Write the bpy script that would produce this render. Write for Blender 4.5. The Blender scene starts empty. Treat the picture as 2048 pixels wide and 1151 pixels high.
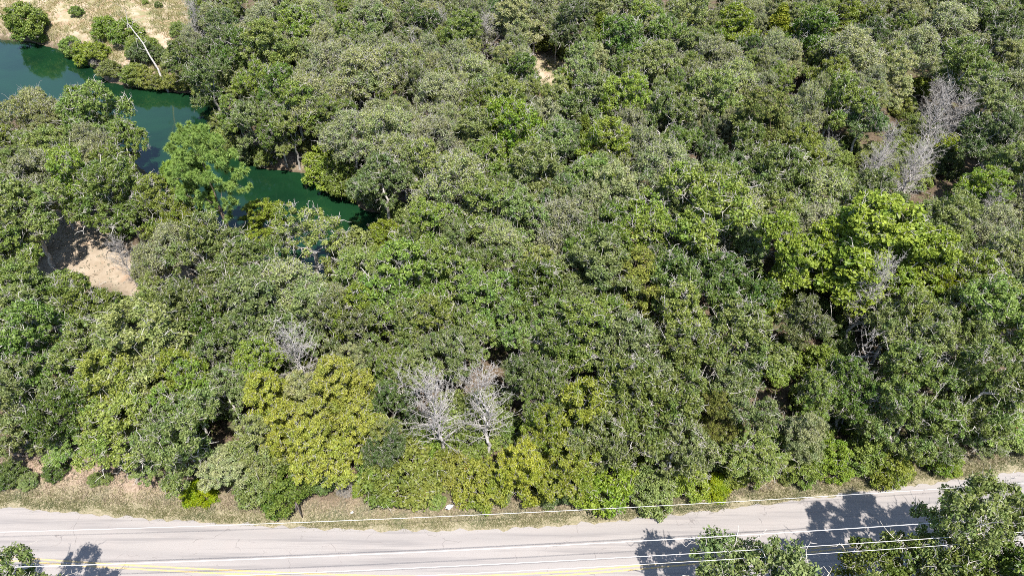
import bpy, math, random
import numpy as np
from mathutils import Vector

# ------------------------------------------------------------------ camera, sky, sun, exposure
scene = bpy.context.scene
col = scene.collection
cam_data = bpy.data.cameras.new('camera')
cam_data.sensor_width = 36.0
cam_data.lens = 24.0
cam_data.clip_start = 0.5
cam_data.clip_end = 9000.0
cam = bpy.data.objects.new('camera', cam_data)
col.objects.link(cam)
cam.location = (0, 0, 45.0)
cam.rotation_euler = (math.radians(45.0), 0, 0)
scene.camera = cam

SUN = Vector((0.42, -1.0, 2.2)).normalized()          # towards the sun
world = bpy.data.worlds.new('World')
scene.world = world
world.use_nodes = True
wn = world.node_tree.nodes
sky = wn.new('ShaderNodeTexSky')
sky.sky_type = 'NISHITA'
sky.sun_disc = False
sky.sun_elevation = math.asin(SUN.z)
sky.sun_rotation = math.atan2(SUN.x, SUN.y)
sky.air_density = 1.0
sky.dust_density = 0.6
wn['Background'].inputs[1].default_value = 0.12
world.node_tree.links.new(sky.outputs[0], wn['Background'].inputs[0])
sl = bpy.data.lights.new('sun', 'SUN')
sl.energy = 5.0
sl.angle = math.radians(0.53)
sl.color = (1.0, 0.955, 0.89)
so = bpy.data.objects.new('sun', sl)
col.objects.link(so)
so.rotation_euler = SUN.to_track_quat('Z', 'Y').to_euler()
so.location = (10, -20, 80)
scene.view_settings.view_transform = 'Standard'
scene.view_settings.look = 'None'
scene.view_settings.gamma = 1.0
scene.view_settings.exposure = 1.22
scene.view_settings.use_curve_mapping = False
scene.render.film_transparent = False
cy = scene.cycles
cy.max_bounces = 5
cy.diffuse_bounces = 3
cy.glossy_bounces = 2
cy.transmission_bounces = 3
cy.transparent_max_bounces = 4
cy.use_denoising = False
cy.filter_width = 0.9
cy.caustics_reflective = False
cy.caustics_refractive = False

# ------------------------------------------------------------------ measured layout (metres; x right, y away)
TREES = '''
O -44.1 48 3.6 10.1;G -44.6 53.5 3.31 9.2;O -45.1 45.4 3.49 9.9;T -46.1 51.5 2.17 7.7;T -39.5 39.2 2.8 8.8;O -33.8 35.8 3.19 9.4
D -35.1 32.5 3.59 9.8;O -31.1 32.6 2.56 8.4;O -34.3 28.4 2.97 8.4;D -31 27.6 2.56 7.3;O -35.7 27.8 2.29 3;B -31.8 27.3 2.26 2.9
U -26.5 32.2 3.77 10.3;U -27.9 29.2 2.84 8.8;U -24.5 30.1 2.48 8.2;O -26.8 26.7 3.05 7.3;O -21.8 25.4 3.05 9.2;O -26.3 26.3 2.06 2.7
O -31.5 36.3 2.17 7.7;G -29.3 44.7 2.26 7.6;G -31.4 43.3 1.59 6.6;O -28.9 39.2 1.88 7.3;O -25 42 3.36 9.7;O -21.8 41.7 2.65 8.5
O -24.4 37.5 3.17 9.4;O -20.8 36.3 3.56 10;G -18 38.8 3.02 8.7;O -16.3 35.8 2.67 8.6;O -20.5 33 2.58 8.4;D -23.7 34.6 2.64 8.3
T -28.7 37.6 2.07 7.6;B -19 31.2 2.1 7.8;O -14.2 35 2.65 8.5;B -11.5 39.9 2.81 9;B -12 36.9 2.71 8.8;O -9.8 39.2 2.8 8.8
Y -17.1 28.5 2.23 7.8;K -14.8 29.3 1.85 7.3;Y -11.7 29.2 2.52 8.3;Y -10.5 26.7 1.82 7.2;Y -15.3 26 2.03 7.5;Y -13.5 27.1 1.79 7.1
U -8.7 26.3 1.42 6.5;Y -12.7 24.6 1.91 7.2;U -17.3 24.7 1.84 7.2;K -19.3 24.7 2.15 5;K -12.1 32.7 1.3 6.4;D -9 28 1.82 7
D -8.5 25.1 1.55 6.6;U 4.2 24.3 2.25 6.7;Y 0.9 24.2 1.71 6.8;O 10.5 24.9 2.47 7.8;O 8.3 27.1 3.5 9.9;U 5.3 27.5 2.77 8.7
O 6.1 25 2.3 8;O 17 25.7 2.61 5.1;O 18.4 25.9 1.87 2.3;K 20.4 26.4 1.76 6.8;B 21.4 28.1 2.01 7.6;O 27 26.8 2.84 7
D 31.7 27.8 2.4 4.8;O 28.3 28.1 3.18 9.4;O 32 29.1 3.61 10.1;B 36.4 29 2.89 5;O 35.1 27.9 1.55 2;D 24.6 29.2 2.25 7.7
O -4.8 32.6 2.23 7.8;O -7.1 31.9 1.92 7.3;O -8.9 31 1.77 7.1;D 1.5 30.9 2.1 7.5;O 2.1 28.4 2.03 7.5;U 2.1 26.2 1.65 6.9
B -3.6 34.6 1.99 7.6;D -2.7 42.1 2.43 8;B -5.8 40 3.27 9.7;B -8 38.2 3.63 10.4;B -2.5 37 3.15 9.5;O -6.2 35 2.65 8.5
O -9.2 34.5 2.63 8.5;D 2.8 33.2 2.59 8.3;B 0.6 35.5 2.23 8;T 6.2 39.1 3.9 10.6;E2 9.7 38.5 2.97 9.6;O 5.4 33.6 3.43 9.8
O 8.1 31.5 3.34 9.6;O 11.9 34.5 3.26 9.5;D 13.9 38.7 3.68 10;D 17 38 3.43 9.6;B 14.5 44.8 4.87 12.5;O 18.8 43.9 2.96 9
O 12 45.5 3.02 9.1;O 17.1 31.8 3.55 10;O 13.2 30 3.26 9.5;O 16.1 28 2.4 8.1;O 11 29.2 2.84 8.8;O 22.9 36 2.16 7.7
O 30.1 35.9 2.68 8.6;E2 34.6 39.4 2.11 8;O 36.8 38.8 3.23 9.5;O 30.1 33.9 3.03 9.1;B 37 35.6 3.51 10.2;G -17.3 72 3.98 10.2
G -13.1 75.1 3.52 9.5;G -8.6 69.5 3.35 9.2;G -16.9 62 3.12 8.9;G -12.2 60.6 3.58 9.6;G -8.1 59.3 3.04 8.8;G -22.1 77.2 3 8.7
V2 -29.1 79.4 3.31 10.7;D -25.7 69.3 3.61 9.8;G -22.2 67.9 3.3 9.2;D -34.1 80.5 3.08 9;D -38 85.3 3.2 9.2;D -36.1 75 2.94 8.8
B -30.6 74.1 2.34 8.2;O -27 84.8 3.18 9.4;O -23.7 67.7 3.28 9.6;O -28.1 66.9 2.65 8.5;D -26.2 66.4 2.2 7.6;O -24.7 66 2.39 8.1
O -19.9 65.5 2.69 8.6;D -26.9 69.8 2.53 8.2;B -31.1 69 1.96 7.5;D -12.6 53.9 3.05 9;B 0.8 60.1 4.02 11;B 4 58.5 3 9.3
O -1.9 55.8 2.92 9;G -5.4 49.9 4.21 10.5;O -2.6 48.3 3.62 10.1;O -7.6 46.5 3.05 9.2;B 1.1 46.9 3.06 9.4;G 4.9 46 3.05 8.8
K 9.4 50.8 3.19 9.6;G 7.1 49.5 2.65 8.2;E 4.7 94.4 2.13 4.9;E 23.8 94.6 2.55 5.9;E2 26.4 62 3.59 10.8;T 28.4 58.7 2.76 8.7
K 44.8 74.5 2.46 8.4;G 57.2 87.8 3.27 9.1;O 8.5 66.7 3.25 9.5;B 13 68.4 3.3 9.8;O 16.1 63.8 3.16 9.4;O 23 68.8 3.31 9.6
G 14.8 55 3.38 9.3;O 18.1 50.8 3.72 10.3;O 8.1 76.4 2.97 9;D 13.9 80.8 3.69 10;O 17.6 76.4 2.97 9;G 24.6 78.4 3.03 8.7
T 29.2 85.5 3.2 9.4;D 37.4 83.5 3.77 10.1;G 40.9 78.8 3.63 9.6;O 35.9 67.7 3.28 9.6;D 38.5 65.6 2.43 8;G 49.9 80.9 3.09 8.8
O 53.1 73.4 4.01 10.7;D 61.3 83.5 3.77 10.1;D 49.3 59.9 3.05 9;O 52.9 66.7 3.25 9.5;T 48.6 55 2.9 8.9;O 24.5 52.3 3.78 10.4
G 28.8 50.5 3.2 9;O 32.8 49.2 3.15 9.3;T 38.7 47.2 3.07 9.2;T 44.3 52 2.72 8.6;O 22.8 58.3 3 9.1;G -4.3 73.6 2.91 8.6
T -1.3 68.5 2.77 8.7;T -6.6 84.1 3.16 9.4;D -12.6 87.4 3.25 9.3;O -18.2 85.5 3.2 9.4;O -22.1 85.3 2.57 8.4;K 0.4 87.9 3.25 9.7
D 8.2 87.4 3.25 9.3;T -3.8 61 3.08 9.2;G 20.3 47.6 3.1 8.9;O 23.9 47.9 3.1 9.3;G 26.4 46.7 2.57 8.1;G -1 44.8 2.51 8
U 2.8 41.9 2.42 8.1;D -4.5 45.2 2.52 8.1;G -52.7 63.8 2.92 8.6;T -46.2 58.3 3 9.1;B -43.8 64.1 3.68 10.4;O -42.1 83.2 2.45 8.2
B -48.7 67.6 2.2 7.9;G -52.7 68.1 2.33 7.7;O -20.3 29.2 1.85 7.2;B -41.2 61.8 2.19 7.9;O -41.5 53.7 3.3 9.6;O -36.3 50.8 3.72 10.3
O -32.7 49.2 3.15 9.3;T -47.5 55 2.9 8.9;O -43.3 43.6 2.56 8.4;T -29.1 47.3 2.33 8;O -39.4 56.3 2.46 8.2;E -22.2 24.1 1.23 1.5
SB -17.8 24.6 1.94 3.1;SE -15.5 23.9 2.11 3.4;SD -13.7 24.9 1.57 2.5;SY -13.5 25.8 1.59 2.5;SY -7.8 24.6 2.7 4.3;SY -6.3 24.1 1.55 2.5
SB -9.5 25.7 1.78 2.8;SY -2.2 24.2 1.93 3.1;SY 0.9 24.7 2.13 3.4;SY -4.5 25.8 1.59 2.5;SD 3 24.2 1.47 2.4;SB 6.2 24.5 2.5 4
SO 9.7 24 1.85 3;SV 12.3 24.8 1.76 2.8;E 14.6 24.7 1.24 1.5;SO 26.1 26.7 1.8 2.9;SY 27.2 25.6 1.66 2.7;SB 30.5 26.8 1.61 2.6
SO 20.8 26.1 1.79 2.9;SB 23.3 26.4 1.6 2.6;SB 25.2 34.3 2.21 3.5;SV -20.6 63.5 2.91 4.7;SO -18.6 61.3 2.42 3.9;SW -15.5 49.4 2.74 4.4
SB -14.8 50.5 1.66 2.7;SO -28.5 66.9 1.37 2.2;SB -71.9 99.4 3.31 5.3;SB -66.3 103.1 1.01 1.6;SB -63.9 94.8 1.71 2.7;SO -60.5 92.2 1.9 3
SO -58.3 91.2 1.69 2.7;SB -58.6 96.3 1.99 3.2;SB -55 94.1 2.35 3.8;SO -55.1 87.1 1.63 2.6;SD -50.6 88.7 1.88 3;SO -51.2 85.9 1.84 3
SY -47.6 84.8 1.61 2.6;SO -51.5 85.9 1.45 2.3;SO -47.2 84.8 1.29 2.1;SB -49 97.5 1.29 2.1;SO -40.1 82.8 2.12 3.4;SB -37.9 79.7 1.97 3.1
SY -42.6 84.5 1.81 2.9;SB -44.2 84.6 1.3 2.1;SD -37.8 84.3 2.9 4.6;SO -34 78.1 3.1 5;SO -36.3 74.6 1.48 2.4;SB -34.5 70.7 1.57 2.5
SO -33 69.3 1.52 2.4;SD -30.9 67.9 1.37 2.2;SO -29.6 67.5 0.99 1.6;SB 21.3 34.2 1.51 2.4;SD 23.4 37.2 1.39 2.2;SO 22.1 35.8 1.45 2.3
SO -17.6 60.9 1.79 2.9;SD -15 58.9 1.62 2.6;SO -12.7 56.4 1.71 2.7;SB -12 55.1 1.58 2.5;SO -46.2 87.6 1.65 2.6;SB -45.4 89.2 1.52 2.4
SO -43 87.3 1.86 3;SD -48.7 89.5 1.37 2.2;SO -50.7 91.5 1.54 2.5;SB -52.5 90.7 1.53 2.5;SY -45.4 84.3 1.46 2.3;SD -42.5 90.1 1.9 3
SO -24.5 67.9 1.65 2.6;SK -27.7 67.7 1.4 2.2;SO -21.4 64.5 1.47 2.4;SY -49.8 85.5 1.62 2.6;SO -34.9 24.9 0.71 1;SO -30.2 25.1 0.55 0.8
SO -29.4 25.2 0.48 0.7;SO -24.4 24.7 0.71 1;SD -33.3 25.8 0.88 1.2;SD -36.4 25.3 1.18 1.7;SO -20.6 25.3 1.19 1.9;SO 16.4 25.5 1.58 2.5
SO 14.5 27 1.61 2.6;SK -11.9 24.3 0.63 1;SO -10.7 24.5 0.78 1.3;SB -22.1 30.9 1.28 2;SB -6.1 27.9 1.43 2.3;SO -3.1 27.4 1.54 2.5
SB -0.5 28.8 1.45 2.3;SD -7.7 29.2 1.46 2.3;SO -1.3 31.6 1.29 2.1;SB -4.7 29.4 1.09 1.7;SY 20.1 25.6 0.96 1.5;SY 26.7 25.6 0.8 1.3
SO 23.9 25.7 0.64 1;SB 32.1 26.4 1 1.4;SB 37.5 28 1.63 2.3;SO 6.2 23.9 0.78 1.2;SO -0.8 23.9 0.85 1.4;SB -5.4 23.5 0.7 1.1
SB -64.6 96.6 0.8 1.3;SB -54.8 105.7 0.6 1;SB -56.9 106.2 0.52 0.8;SY -65.4 96.2 0.72 1.2;SK -58.8 91 0.89 1.4;SK -63.4 94.5 1.19 1.9
SB -56.6 89.1 0.72 1.1;SK -64 94.9 1.13 1.8;SY -52.4 88.8 0.46 0.7;SO -71.1 98.9 1.1 1.8;SK -59.1 91.7 1.1 1.8;SB -61.8 93.7 0.78 1.2
SB -47.4 84.9 0.5 0.8;SO -64.8 95.4 1.04 1.7;SY -61.1 93.5 0.88 1.4;SO -55 87.6 1.09 1.7;SB -50.6 90.9 0.94 1.5;SY -51.9 85.6 0.8 1.3
SY -56.3 89.5 0.58 0.9;SK -63.3 94.3 0.79 1.3;SB -70.2 98.6 0.77 1.2;SO -71.3 98.9 0.77 1.2;SY -71.4 99.1 0.48 0.8;SY -63.3 94.3 1.2 1.9
SO -64.3 95.2 0.43 0.7;SK -53.4 86.7 0.54 0.9;SO -62.8 94.1 0.95 1.5;SK -64.1 95.1 1.14 1.8;SY -62.5 94.5 0.74 1.2;SY -51.3 85.9 1.1 1.8
SO -64.4 95 0.99 1.6;SO -59.1 90.9 0.65 1;SO -71.4 99.1 0.9 1.4;SO -61.9 92.9 0.53 0.9;SO -59.6 92.1 0.7 1.1;SO -50.3 85.5 0.44 0.7
SY -45.8 84.7 0.73 1.2;O 9.6 70 2.8 8.6;G -7.2 64.6 2 7.6;G 13.1 58 2.7 8.5;O -8 89.9 2.4 7.9;D 7.5 43.9 3.6 9.9
G 17.7 46.8 2.2 7.9;E -2.7 63.9 1.7 6.9;K -35.4 96.4 1.7 6.4;K 39.9 97 2.4 7.8;O 21.9 81.4 2.8 8.5;G -21.8 96.2 2.8 8.6
G -2.6 89.7 1.7 6.8;G -31.2 98.6 2.8 8.6;G 12.6 63.5 2.4 7.6;T 49.3 94.9 1.7 6.6;B 17.7 60.8 2.2 7.7;T 39.6 86.2 2.8 7.9
K 61 97.4 2 7.2;D 20.2 62.4 1.7 7.4;G -47.1 65.5 2 6.9;G -18.8 99.7 2 6.8;K -49.2 65.6 1.7 6.8;G 1.3 79.3 1.7 7.1
T 29.1 79.2 1.7 6.8;G -6.1 95.7 2 7.6;O 64.8 99.1 2 7.3;G -41.4 92.9 2 7;K 57.7 78.4 2 7;T 6.2 73.9 1.7 7.2
G -12.4 67.1 2 7.1;O -38.4 96.4 2 7.8;K 4.2 63.6 2.4 8.5;G 41 42 3.2 9;T 56.1 97.9 1.7 7.2;G 11 98.7 1.7 6.7
K 10.4 78.6 2.4 7.6;O -51.6 58.8 2.2 7.4;G 58.1 81.5 2 7.6;T 44.6 90.8 2.8 8.8;E 34.4 86.3 2.8 9;D 45 83.8 2.4 8.6
T 72.5 96.4 2.4 8.6;O 33.9 36.4 2.2 8.3;T 55.6 100.8 2 7;O 45.1 43.1 2.2 8;B 6.7 53.5 2.7 8.9;G -25.9 88.3 2.8 9.1
K 60.6 78.7 2.8 8.3;B 19.5 84.8 2.8 8.7;G 26.4 74.2 2.8 8;D 20 98.8 2 6.9;K -4.9 79.8 1.7 7.6;K 46.7 99.5 2 7.1
K 23.1 65.3 1.7 7.3;G 20.9 73.6 2 7.9;O 26.1 80.9 2 7.1;G 56.7 69.7 2.8 8.4;G -10.8 56.7 2.7 8.5;G -19.7 69.9 2 7.9
B 39.5 33.4 3.2 9.5;K 34.6 79.6 1.7 7.5;G 32.4 67 2.4 8.5;O 31.6 71.8 2 7.1;G -21.2 90.2 2 6.8;O 29.6 64 2.4 8.5
G 31 78.9 2 7.2;G 47.9 97.2 2.8 8.9;T 13.3 48.9 2.2 7.8;G -43.1 60.1 2.2 8.2;B -0.5 82.5 2 7.4;O -26.9 72.5 1.7 6.5
K 35.2 98.9 1.7 6.9;G 29.1 92.6 1.7 7.5;D -1.1 93.8 2.8 9;T 31.4 51.8 2.2 7.4;K 13 93.4 2.8 8.4;K 61 99.6 1.7 6.6
T -29.3 92.2 2 8;G 26.6 66.8 2 7.2;K 72.2 91.4 2.8 8.4;T 9.9 58.4 3.2 9.2;G 32.7 80.4 2.4 8.2;G -18.5 90 2.8 8.8
G 35 72.2 1.7 7.5;O 49.5 85 2.4 8.7;B 18.6 71.2 2 8.1;G -17.1 81.2 2.8 8;G -9.9 94.3 2.4 8.3;K 55 63.1 2.4 8.8
G -14.6 64.8 2.4 8.2;K 65.6 90.5 1.7 7.3;G -8.9 97.7 2.8 8.7;K 69.2 89.2 2 6.9;G 43.2 37.7 3.6 10.3;G 53.7 55.9 3.2 9.1
O 24 90.6 2.8 9.3;E 13.7 66 1.7 7;D 19.9 88.1 2 7.4;G 51.5 97.9 1.7 6.8;G -18.7 75.3 2.8 8.3;G 1.1 71.6 1.7 6.4
T -4.4 88.6 1.7 6.4;B -40.9 32.6 3.2 9.6;O 67.1 91.8 1.7 7.6;O -49.9 51.5 2.2 7.2;O 30.9 88.6 2 7.3;O 41.7 83.5 1.7 6.8
K 5.4 70.9 1.7 7.4;O -10.6 71.9 2.4 8.7;D 21.5 55 2.7 7.9;G 33.1 82.6 2 7.6;O -8.5 74.1 2.4 7.4;K 67.4 84.9 1.7 6.6
G 52.9 59.7 2.2 7.1;B -22.8 28.4 2.2 7.9;E -31.1 82.3 2.8 8.8;G 16.5 95.1 2.8 8.6;K -42.3 100 2.4 8.4;O -24.8 79.2 2 8.1
O 15.1 75.9 2 7.4;G 48.9 51.3 3.2 9.1;G -12.7 84.7 2 7;O -12.4 42.3 2.2 7.4;G 65.5 94 2.8 9.3;D 4.7 50.1 2.2 8.2
O 61 91.2 2.8 8.5;B 32.1 75.2 1.7 7.4;T 72.8 100 2.8 9;G -5.3 55.3 2.7 8;G 59 72.3 1.7 6.8;T 23.4 85.7 1.7 6.9
G 39.9 72.5 1.7 6.9;D -0.3 50.9 2.2 7.9;D 1.6 38.7 3.2 9;G -21 80.9 2 7.9;G -0.3 97.9 1.7 7;G -14 95.8 2.8 8.1
T 36.6 88.1 2 7.9;G 61.8 75 2.4 8.1;G -28.3 96.3 1.7 6.6;T 37.3 80 1.7 6.9;O 34 101.2 2.8 8.2;G 57.1 99.4 1.7 6.9
G 43.6 47.5 2.2 7.2;G -15.3 83.2 1.7 7;G 3 91.6 2.8 9.2;G 50.5 100 2.8 8.4;O 48.3 88.4 2.8 8.5;G -11.5 91.3 2.4 7.6
O -1.8 52.8 2.2 7.7;O 13 76.2 2 7.7;T 31.4 99.1 2.4 7.8;G 72.7 93.9 1.7 6.5;K -1.8 99.9 2.8 9.2;G -13.6 98.3 2 7
G -9.4 78.9 1.7 6.5;T 28.9 75.4 1.7 6.7;K 35.7 93.1 2.8 8.1;D 77.1 101.7 2 6.9;G -25.2 92.6 1.7 7.3;O 3.4 71.8 2 6.9
B 34.8 32.9 2.2 8.3;O 8.5 93.2 2.8 8;D 14.8 84.3 2.8 8.3;B 10.9 100.9 2.4 7.5;G -0.2 64.5 1.7 7.4;O 31.1 92.2 2 7.5
B 21 71.7 1.7 6.9;D 29.7 80.9 2 7.8;O -38.1 35.8 2.7 8.8;G 21.5 86.1 1.7 6.4;T 13.1 71.3 1.7 7.4;K -36.7 101.6 2 6.9
K 42.2 71.3 1.7 6.5;T -24.6 73.5 1.7 6.9;O 14.5 51 2.2 8.3;G -28.2 82.5 1.7 7.4;G 44.6 93.7 2 7.2;G -25.8 98.1 1.7 7.1
T 9 81.9 2 8.1;K -10.9 65.1 1.7 6.4;K 21.2 67 1.7 6.8;K 25.7 101.8 2.4 7.6;T -42.6 38.1 2.2 7.5;K 58 66.9 1.7 6.5
D 20.3 57.5 2.2 7.7;T 21.7 76 2 8;O 6.9 96.5 2 6.8;T 18.8 81.7 1.7 6.4;O 16.8 81.3 2 6.9;G -24.3 75.8 2 6.9
O -9.5 44 2.2 7.9;T 2.5 52.6 3.6 10.3;O 48.2 44.7 3.2 8.7;D -38.7 91.1 1.7 6.6;D 5.3 60.8 2.2 8.3;D 16.1 99.7 2.4 8.4
K -1.6 77.9 2 7.8;O -27.4 91.3 2 7.3;G -6.8 76.9 2.8 9.2;K 53 89.4 2.8 8.4;D 0.6 75.4 2.8 8.1;G 0.7 85.2 2 7.2
O 45.8 78.9 2.4 7.8;G -15.7 88.5 2.4 7.8;K -33.6 100.1 1.7 6.8;D 9.3 47.3 2.2 8.1;G -8.7 62.1 2.4 7.4;D 68.6 97.6 2 6.9
G 15.3 66.7 1.7 6.4;T -1.3 62.8 1.7 6.8;B -51.7 54.8 2.2 7.6;G 2 66.6 1.7 6.4;O -40.5 95.3 2 6.8;O 21.4 93.2 1.7 7.3
G -22.7 98.6 1.7 6.9;T 43.6 85.3 1.7 6.9;G 6 89.3 1.7 6.9;K 54.6 97.1 1.7 6.6;G -32 88 2.8 8.5;G -18.5 78.8 1.7 6.7
O 12.6 78.2 1.7 6.4;G 57.5 64.2 2.4 7.7;B 17.1 89.7 2.8 8.8;O -44.6 40.2 2.7 7.8;D 11.4 42 2.2 8.1;B 3.3 36.3 2.2 7.7
T 56.2 74.3 1.7 7.5;T 9.7 55.2 2.2 7.8;G -19 92.7 2 8;G -24.4 83.7 2.4 7.8;O 51.6 103 2.8 7.9;G -23.2 88.8 2 6.8
T 39.1 91.6 2.4 7.3;K 42.9 102.5 2.8 7.9;G 29.5 72.7 2 7.4;O -28.5 99.5 2.8 8.5;K 67 101.2 1.7 6.4;E 17.4 92.1 1.7 7
D 27.4 98.5 2 7.8;G -4.4 93 2 7.4;T 37.6 74.3 2.8 8.2;O -4 68.1 2.4 7.8;E 12.1 87.2 2.4 7.6;O 24.2 97 2 7
T 28.6 89.9 1.7 6.8;O -43.3 93.7 2 7.1;T 44.1 98.7 2 7.9;T 39.4 69 2 7;O -16.1 99.2 1.7 6.7;O -14.2 101.6 2.4 7.5
T 64.7 78.8 1.7 6.9;O -49.3 59.4 2.2 7.3;O -24.7 100.2 2.8 8.2;E 7.2 63.4 1.7 7.2;O 18.5 68.5 2 7.5;G 55.6 78.3 2 6.8
G -45.3 100.3 2 7.2;O 37.6 97.8 2 6.8;K 17.8 86.9 1.7 7.3;G -6.6 99.2 2 7.2;T 46.6 92.9 2 6.9;D 64.5 86.5 2.4 8.3
G -17.1 101 1.7 6.4;G 55 93.6 2 7;G -34.7 84.2 2 7.8;D 63.4 80.5 2 7.3;G -14.5 38.1 2.2 7.2;T 9.3 96.2 1.7 6.4
G 1.2 99 1.7 6.9;O -8.4 54.6 3.2 9.1;K 32.5 87.4 1.7 7.5;O 16.2 68.9 2.4 8.6;D 51.4 62.3 2 8;T 41.4 90.9 2.4 8.7
T -14.4 70.2 1.7 7;G 20.5 78.7 1.7 6.7;K 69.3 86.9 1.7 6.4;E 12.5 97.1 1.7 6.7;B -4.2 98.4 2.4 8.2;T -9.5 86.1 1.7 6.6
G -10.5 81.3 1.7 7.5;G 75.5 96.7 2.8 8.3;G 41.8 73.2 2 7.6;E -27.3 75.6 2.8 8;G 67 88.7 2 6.9;T -14.4 67.3 1.7 6.8
G -21.2 92.4 1.7 7;D 62.6 88.8 1.7 7.5;T -29 87.4 2.8 8.8;G 32 77 1.7 6.9;T 17.7 66.5 1.7 6.8;K 7.9 74 1.7 6.9
T -23.6 93.8 1.7 7.4;G 5.4 100.3 1.7 6.5;G -17.5 94.8 2.4 7.4;G 41.4 94.4 2.4 7.6;K 25.3 71.3 1.7 6.6;G 50.6 93.6 1.7 7.5
G 33.3 96.8 1.7 6.5;D 53.6 79.4 1.7 6.4;K -43.9 96.2 2 6.9;K -49.1 62.2 1.7 7.5;G 64.2 102.1 2.4 7.3;O 2.7 102.6 2.8 7.9
G -24.4 86 2 7.1;O -1.7 73.2 1.7 7.3;G -6.3 71 2 7.9;K -21 100.3 1.7 6.6;G 27.5 68.8 2 7.6;O 25.8 56.7 2.2 7.9
D 38 71.3 2 6.8;D -40.4 97.9 2.4 7.4;G 39.6 100.4 2.8 8.7;T 25.1 83.8 2 7.8;G 33 92.3 1.7 7.4;G -12.2 78.5 2 7.9
K 13.4 73.1 1.7 7.4;G -41.9 86 1.7 6.6;G 65.5 97 2 7;G -25.6 81.6 2 7.2;G 2.3 95.8 2.4 7.5;K -34.9 90 1.7 7
G -5.8 101.6 2 7.1;O -54.5 60.9 3.2 8.4;G -11.2 99 2 7.3;K -41.9 56.8 2.2 8.1;G 26.8 90.8 1.7 7;O 8.5 98.6 2.8 8.6
G 12.4 83.2 1.7 7.3;SB 33.9 45.4 1.3 2;SW 13.5 27.9 1.23 1.8;SW -29.3 33.8 1.72 2.6;SD 29.2 42.2 1.55 2.3;SW 42.1 87.2 1.93 2.9
SD 38.3 58.8 1.36 2;SW -47.1 49.7 1.25 1.9;SB 69.5 102.7 1.34 2;SO 43.5 63.4 1.82 2.7;SO 44.1 66 1.63 2.4;SW 10.3 76.8 1.59 2.4
SO 32.7 46.6 1.51 2.3;SD 3.2 30.4 1.47 2.2;SB -2.5 30.8 1.48 2.2;SD 38.2 56.6 1.44 2.2;SW 11.4 56.3 1.5 2.2;SD 25 31 1.81 2.7
SO 41.4 63.3 1.92 2.9;SO 9 40.7 1.82 2.7;SB 26.1 30 1.26 1.9;SO 43.3 100.8 1.46 2.2;SB 38.7 48.9 1.54 2.3;SO -26.7 37.6 1.95 2.9
SO -53.9 72 1.71 2.6;SB 45.7 67.6 1.46 2.2;SB 59.9 92.1 1.21 1.8;SO -4.7 30.7 1.72 2.6;SO 27.7 45.8 1.52 2.3;SB -28.4 94.5 1.69 2.5
SW 31.7 39.5 1.74 2.6;SB -16.5 90.3 1.61 2.4;SW 28.1 40 1.61 2.4;SB 49.8 69.6 1.59 2.4;SW 47.1 49.8 1.79 2.7;SB -33.9 47.8 1.4 2.1
SB -42.8 104.8 1.37 2.1;SW 20.5 105.7 1.35 2;SO -39 101.5 1.55 2.3;SB -24.9 28.1 1.93 2.9;SO 5.2 52.8 1.37 2.1;SB -26.3 34 1.26 1.9
SO 52 79.5 1.84 2.8;SO 39.7 64.7 1.24 1.9;SW 19.8 45.7 2 3;SO 15.1 32.8 1.29 1.9;SO 40.8 61 1.36 2;SD 35 104.2 1.61 2.4
SD 35.5 61.1 1.31 2;SB 28.2 32.8 1.73 2.6;SW 58.1 93.4 1.95 2.9;SD 37.7 61.1 1.29 1.9;SW 19.3 27.3 1.42 2.1;SW 47.1 46.4 1.25 1.9
SO 47.5 66.7 1.22 1.8;SO 36.1 63.2 1.95 2.9;SB 31 41.2 1.72 2.6;SO -22.9 78.9 1.62 2.4;SO -28.9 85.4 1.93 2.9;SO -17.1 92.2 1.64 2.5
SO -26.8 42.6 1.72 2.6;SO 26.9 40.7 1.59 2.4;SO 7.4 90.6 1.55 2.3;SO 41.1 92.9 1.58 2.4;SO 15.2 70.4 1.75 2.6;SO 21 69.1 1.33 2
SD 27.4 38.5 1.7 2.5;SW 36.4 32.7 1.38 2.1;SO -38.8 52.2 1.21 1.8;SW -34.7 55.1 1.67 2.5;SO -27.8 35.3 1.51 2.3;SD -29 31.1 1.77 2.7
SO -16 44.2 1.5 2.3;SO 61.6 87.9 1.22 1.8;SW -36.6 90.2 1.54 2.3;SO 21.2 97.5 1.69 2.5;SO -36.3 55.9 1.42 2.1;SO 19.9 35.5 1.22 1.8
SO -39 94.9 1.67 2.5;SB -31.3 101.6 1.8 2.7;SD 66.5 95.3 1.23 1.9;SD 36.5 65.8 1.76 2.6;SO 54.1 87.9 1.65 2.5;SW 43.8 61 1.81 2.7
SW 32.9 64.9 1.53 2.3;SO 38.9 67.7 1.36 2;SW 26.5 44.3 1.93 2.9;SW -48.4 63.9 1.82 2.7;SB -1.9 28.7 1.58 2.4;SD 74.4 106.1 1.63 2.5
SD -25.4 35.6 1.64 2.5;SW 22.9 31.7 1.24 1.9;SB -18 35.1 1.37 2.1;SO 27.2 100.8 1.67 2.5;SO 35.2 47.6 1.44 2.2;SB -21.6 75.5 1.27 1.9
SO -45.8 94.8 1.91 2.9;SB -25 105.8 1.64 2.5;SW -18.6 37.1 1.31 2;SB -31.7 34.4 1.39 2.1;SW -26 44.9 1.38 2.1;SO 49.9 72 1.3 1.9
SO 33.1 37.6 1.37 2.1;SD 75.4 103.3 1.2 1.8;SO 23.8 42.1 1.84 2.8;SO 55.4 66.9 1.99 3;SO -27.9 46 1.32 2;SB 10.2 27.5 1.58 2.4
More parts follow.
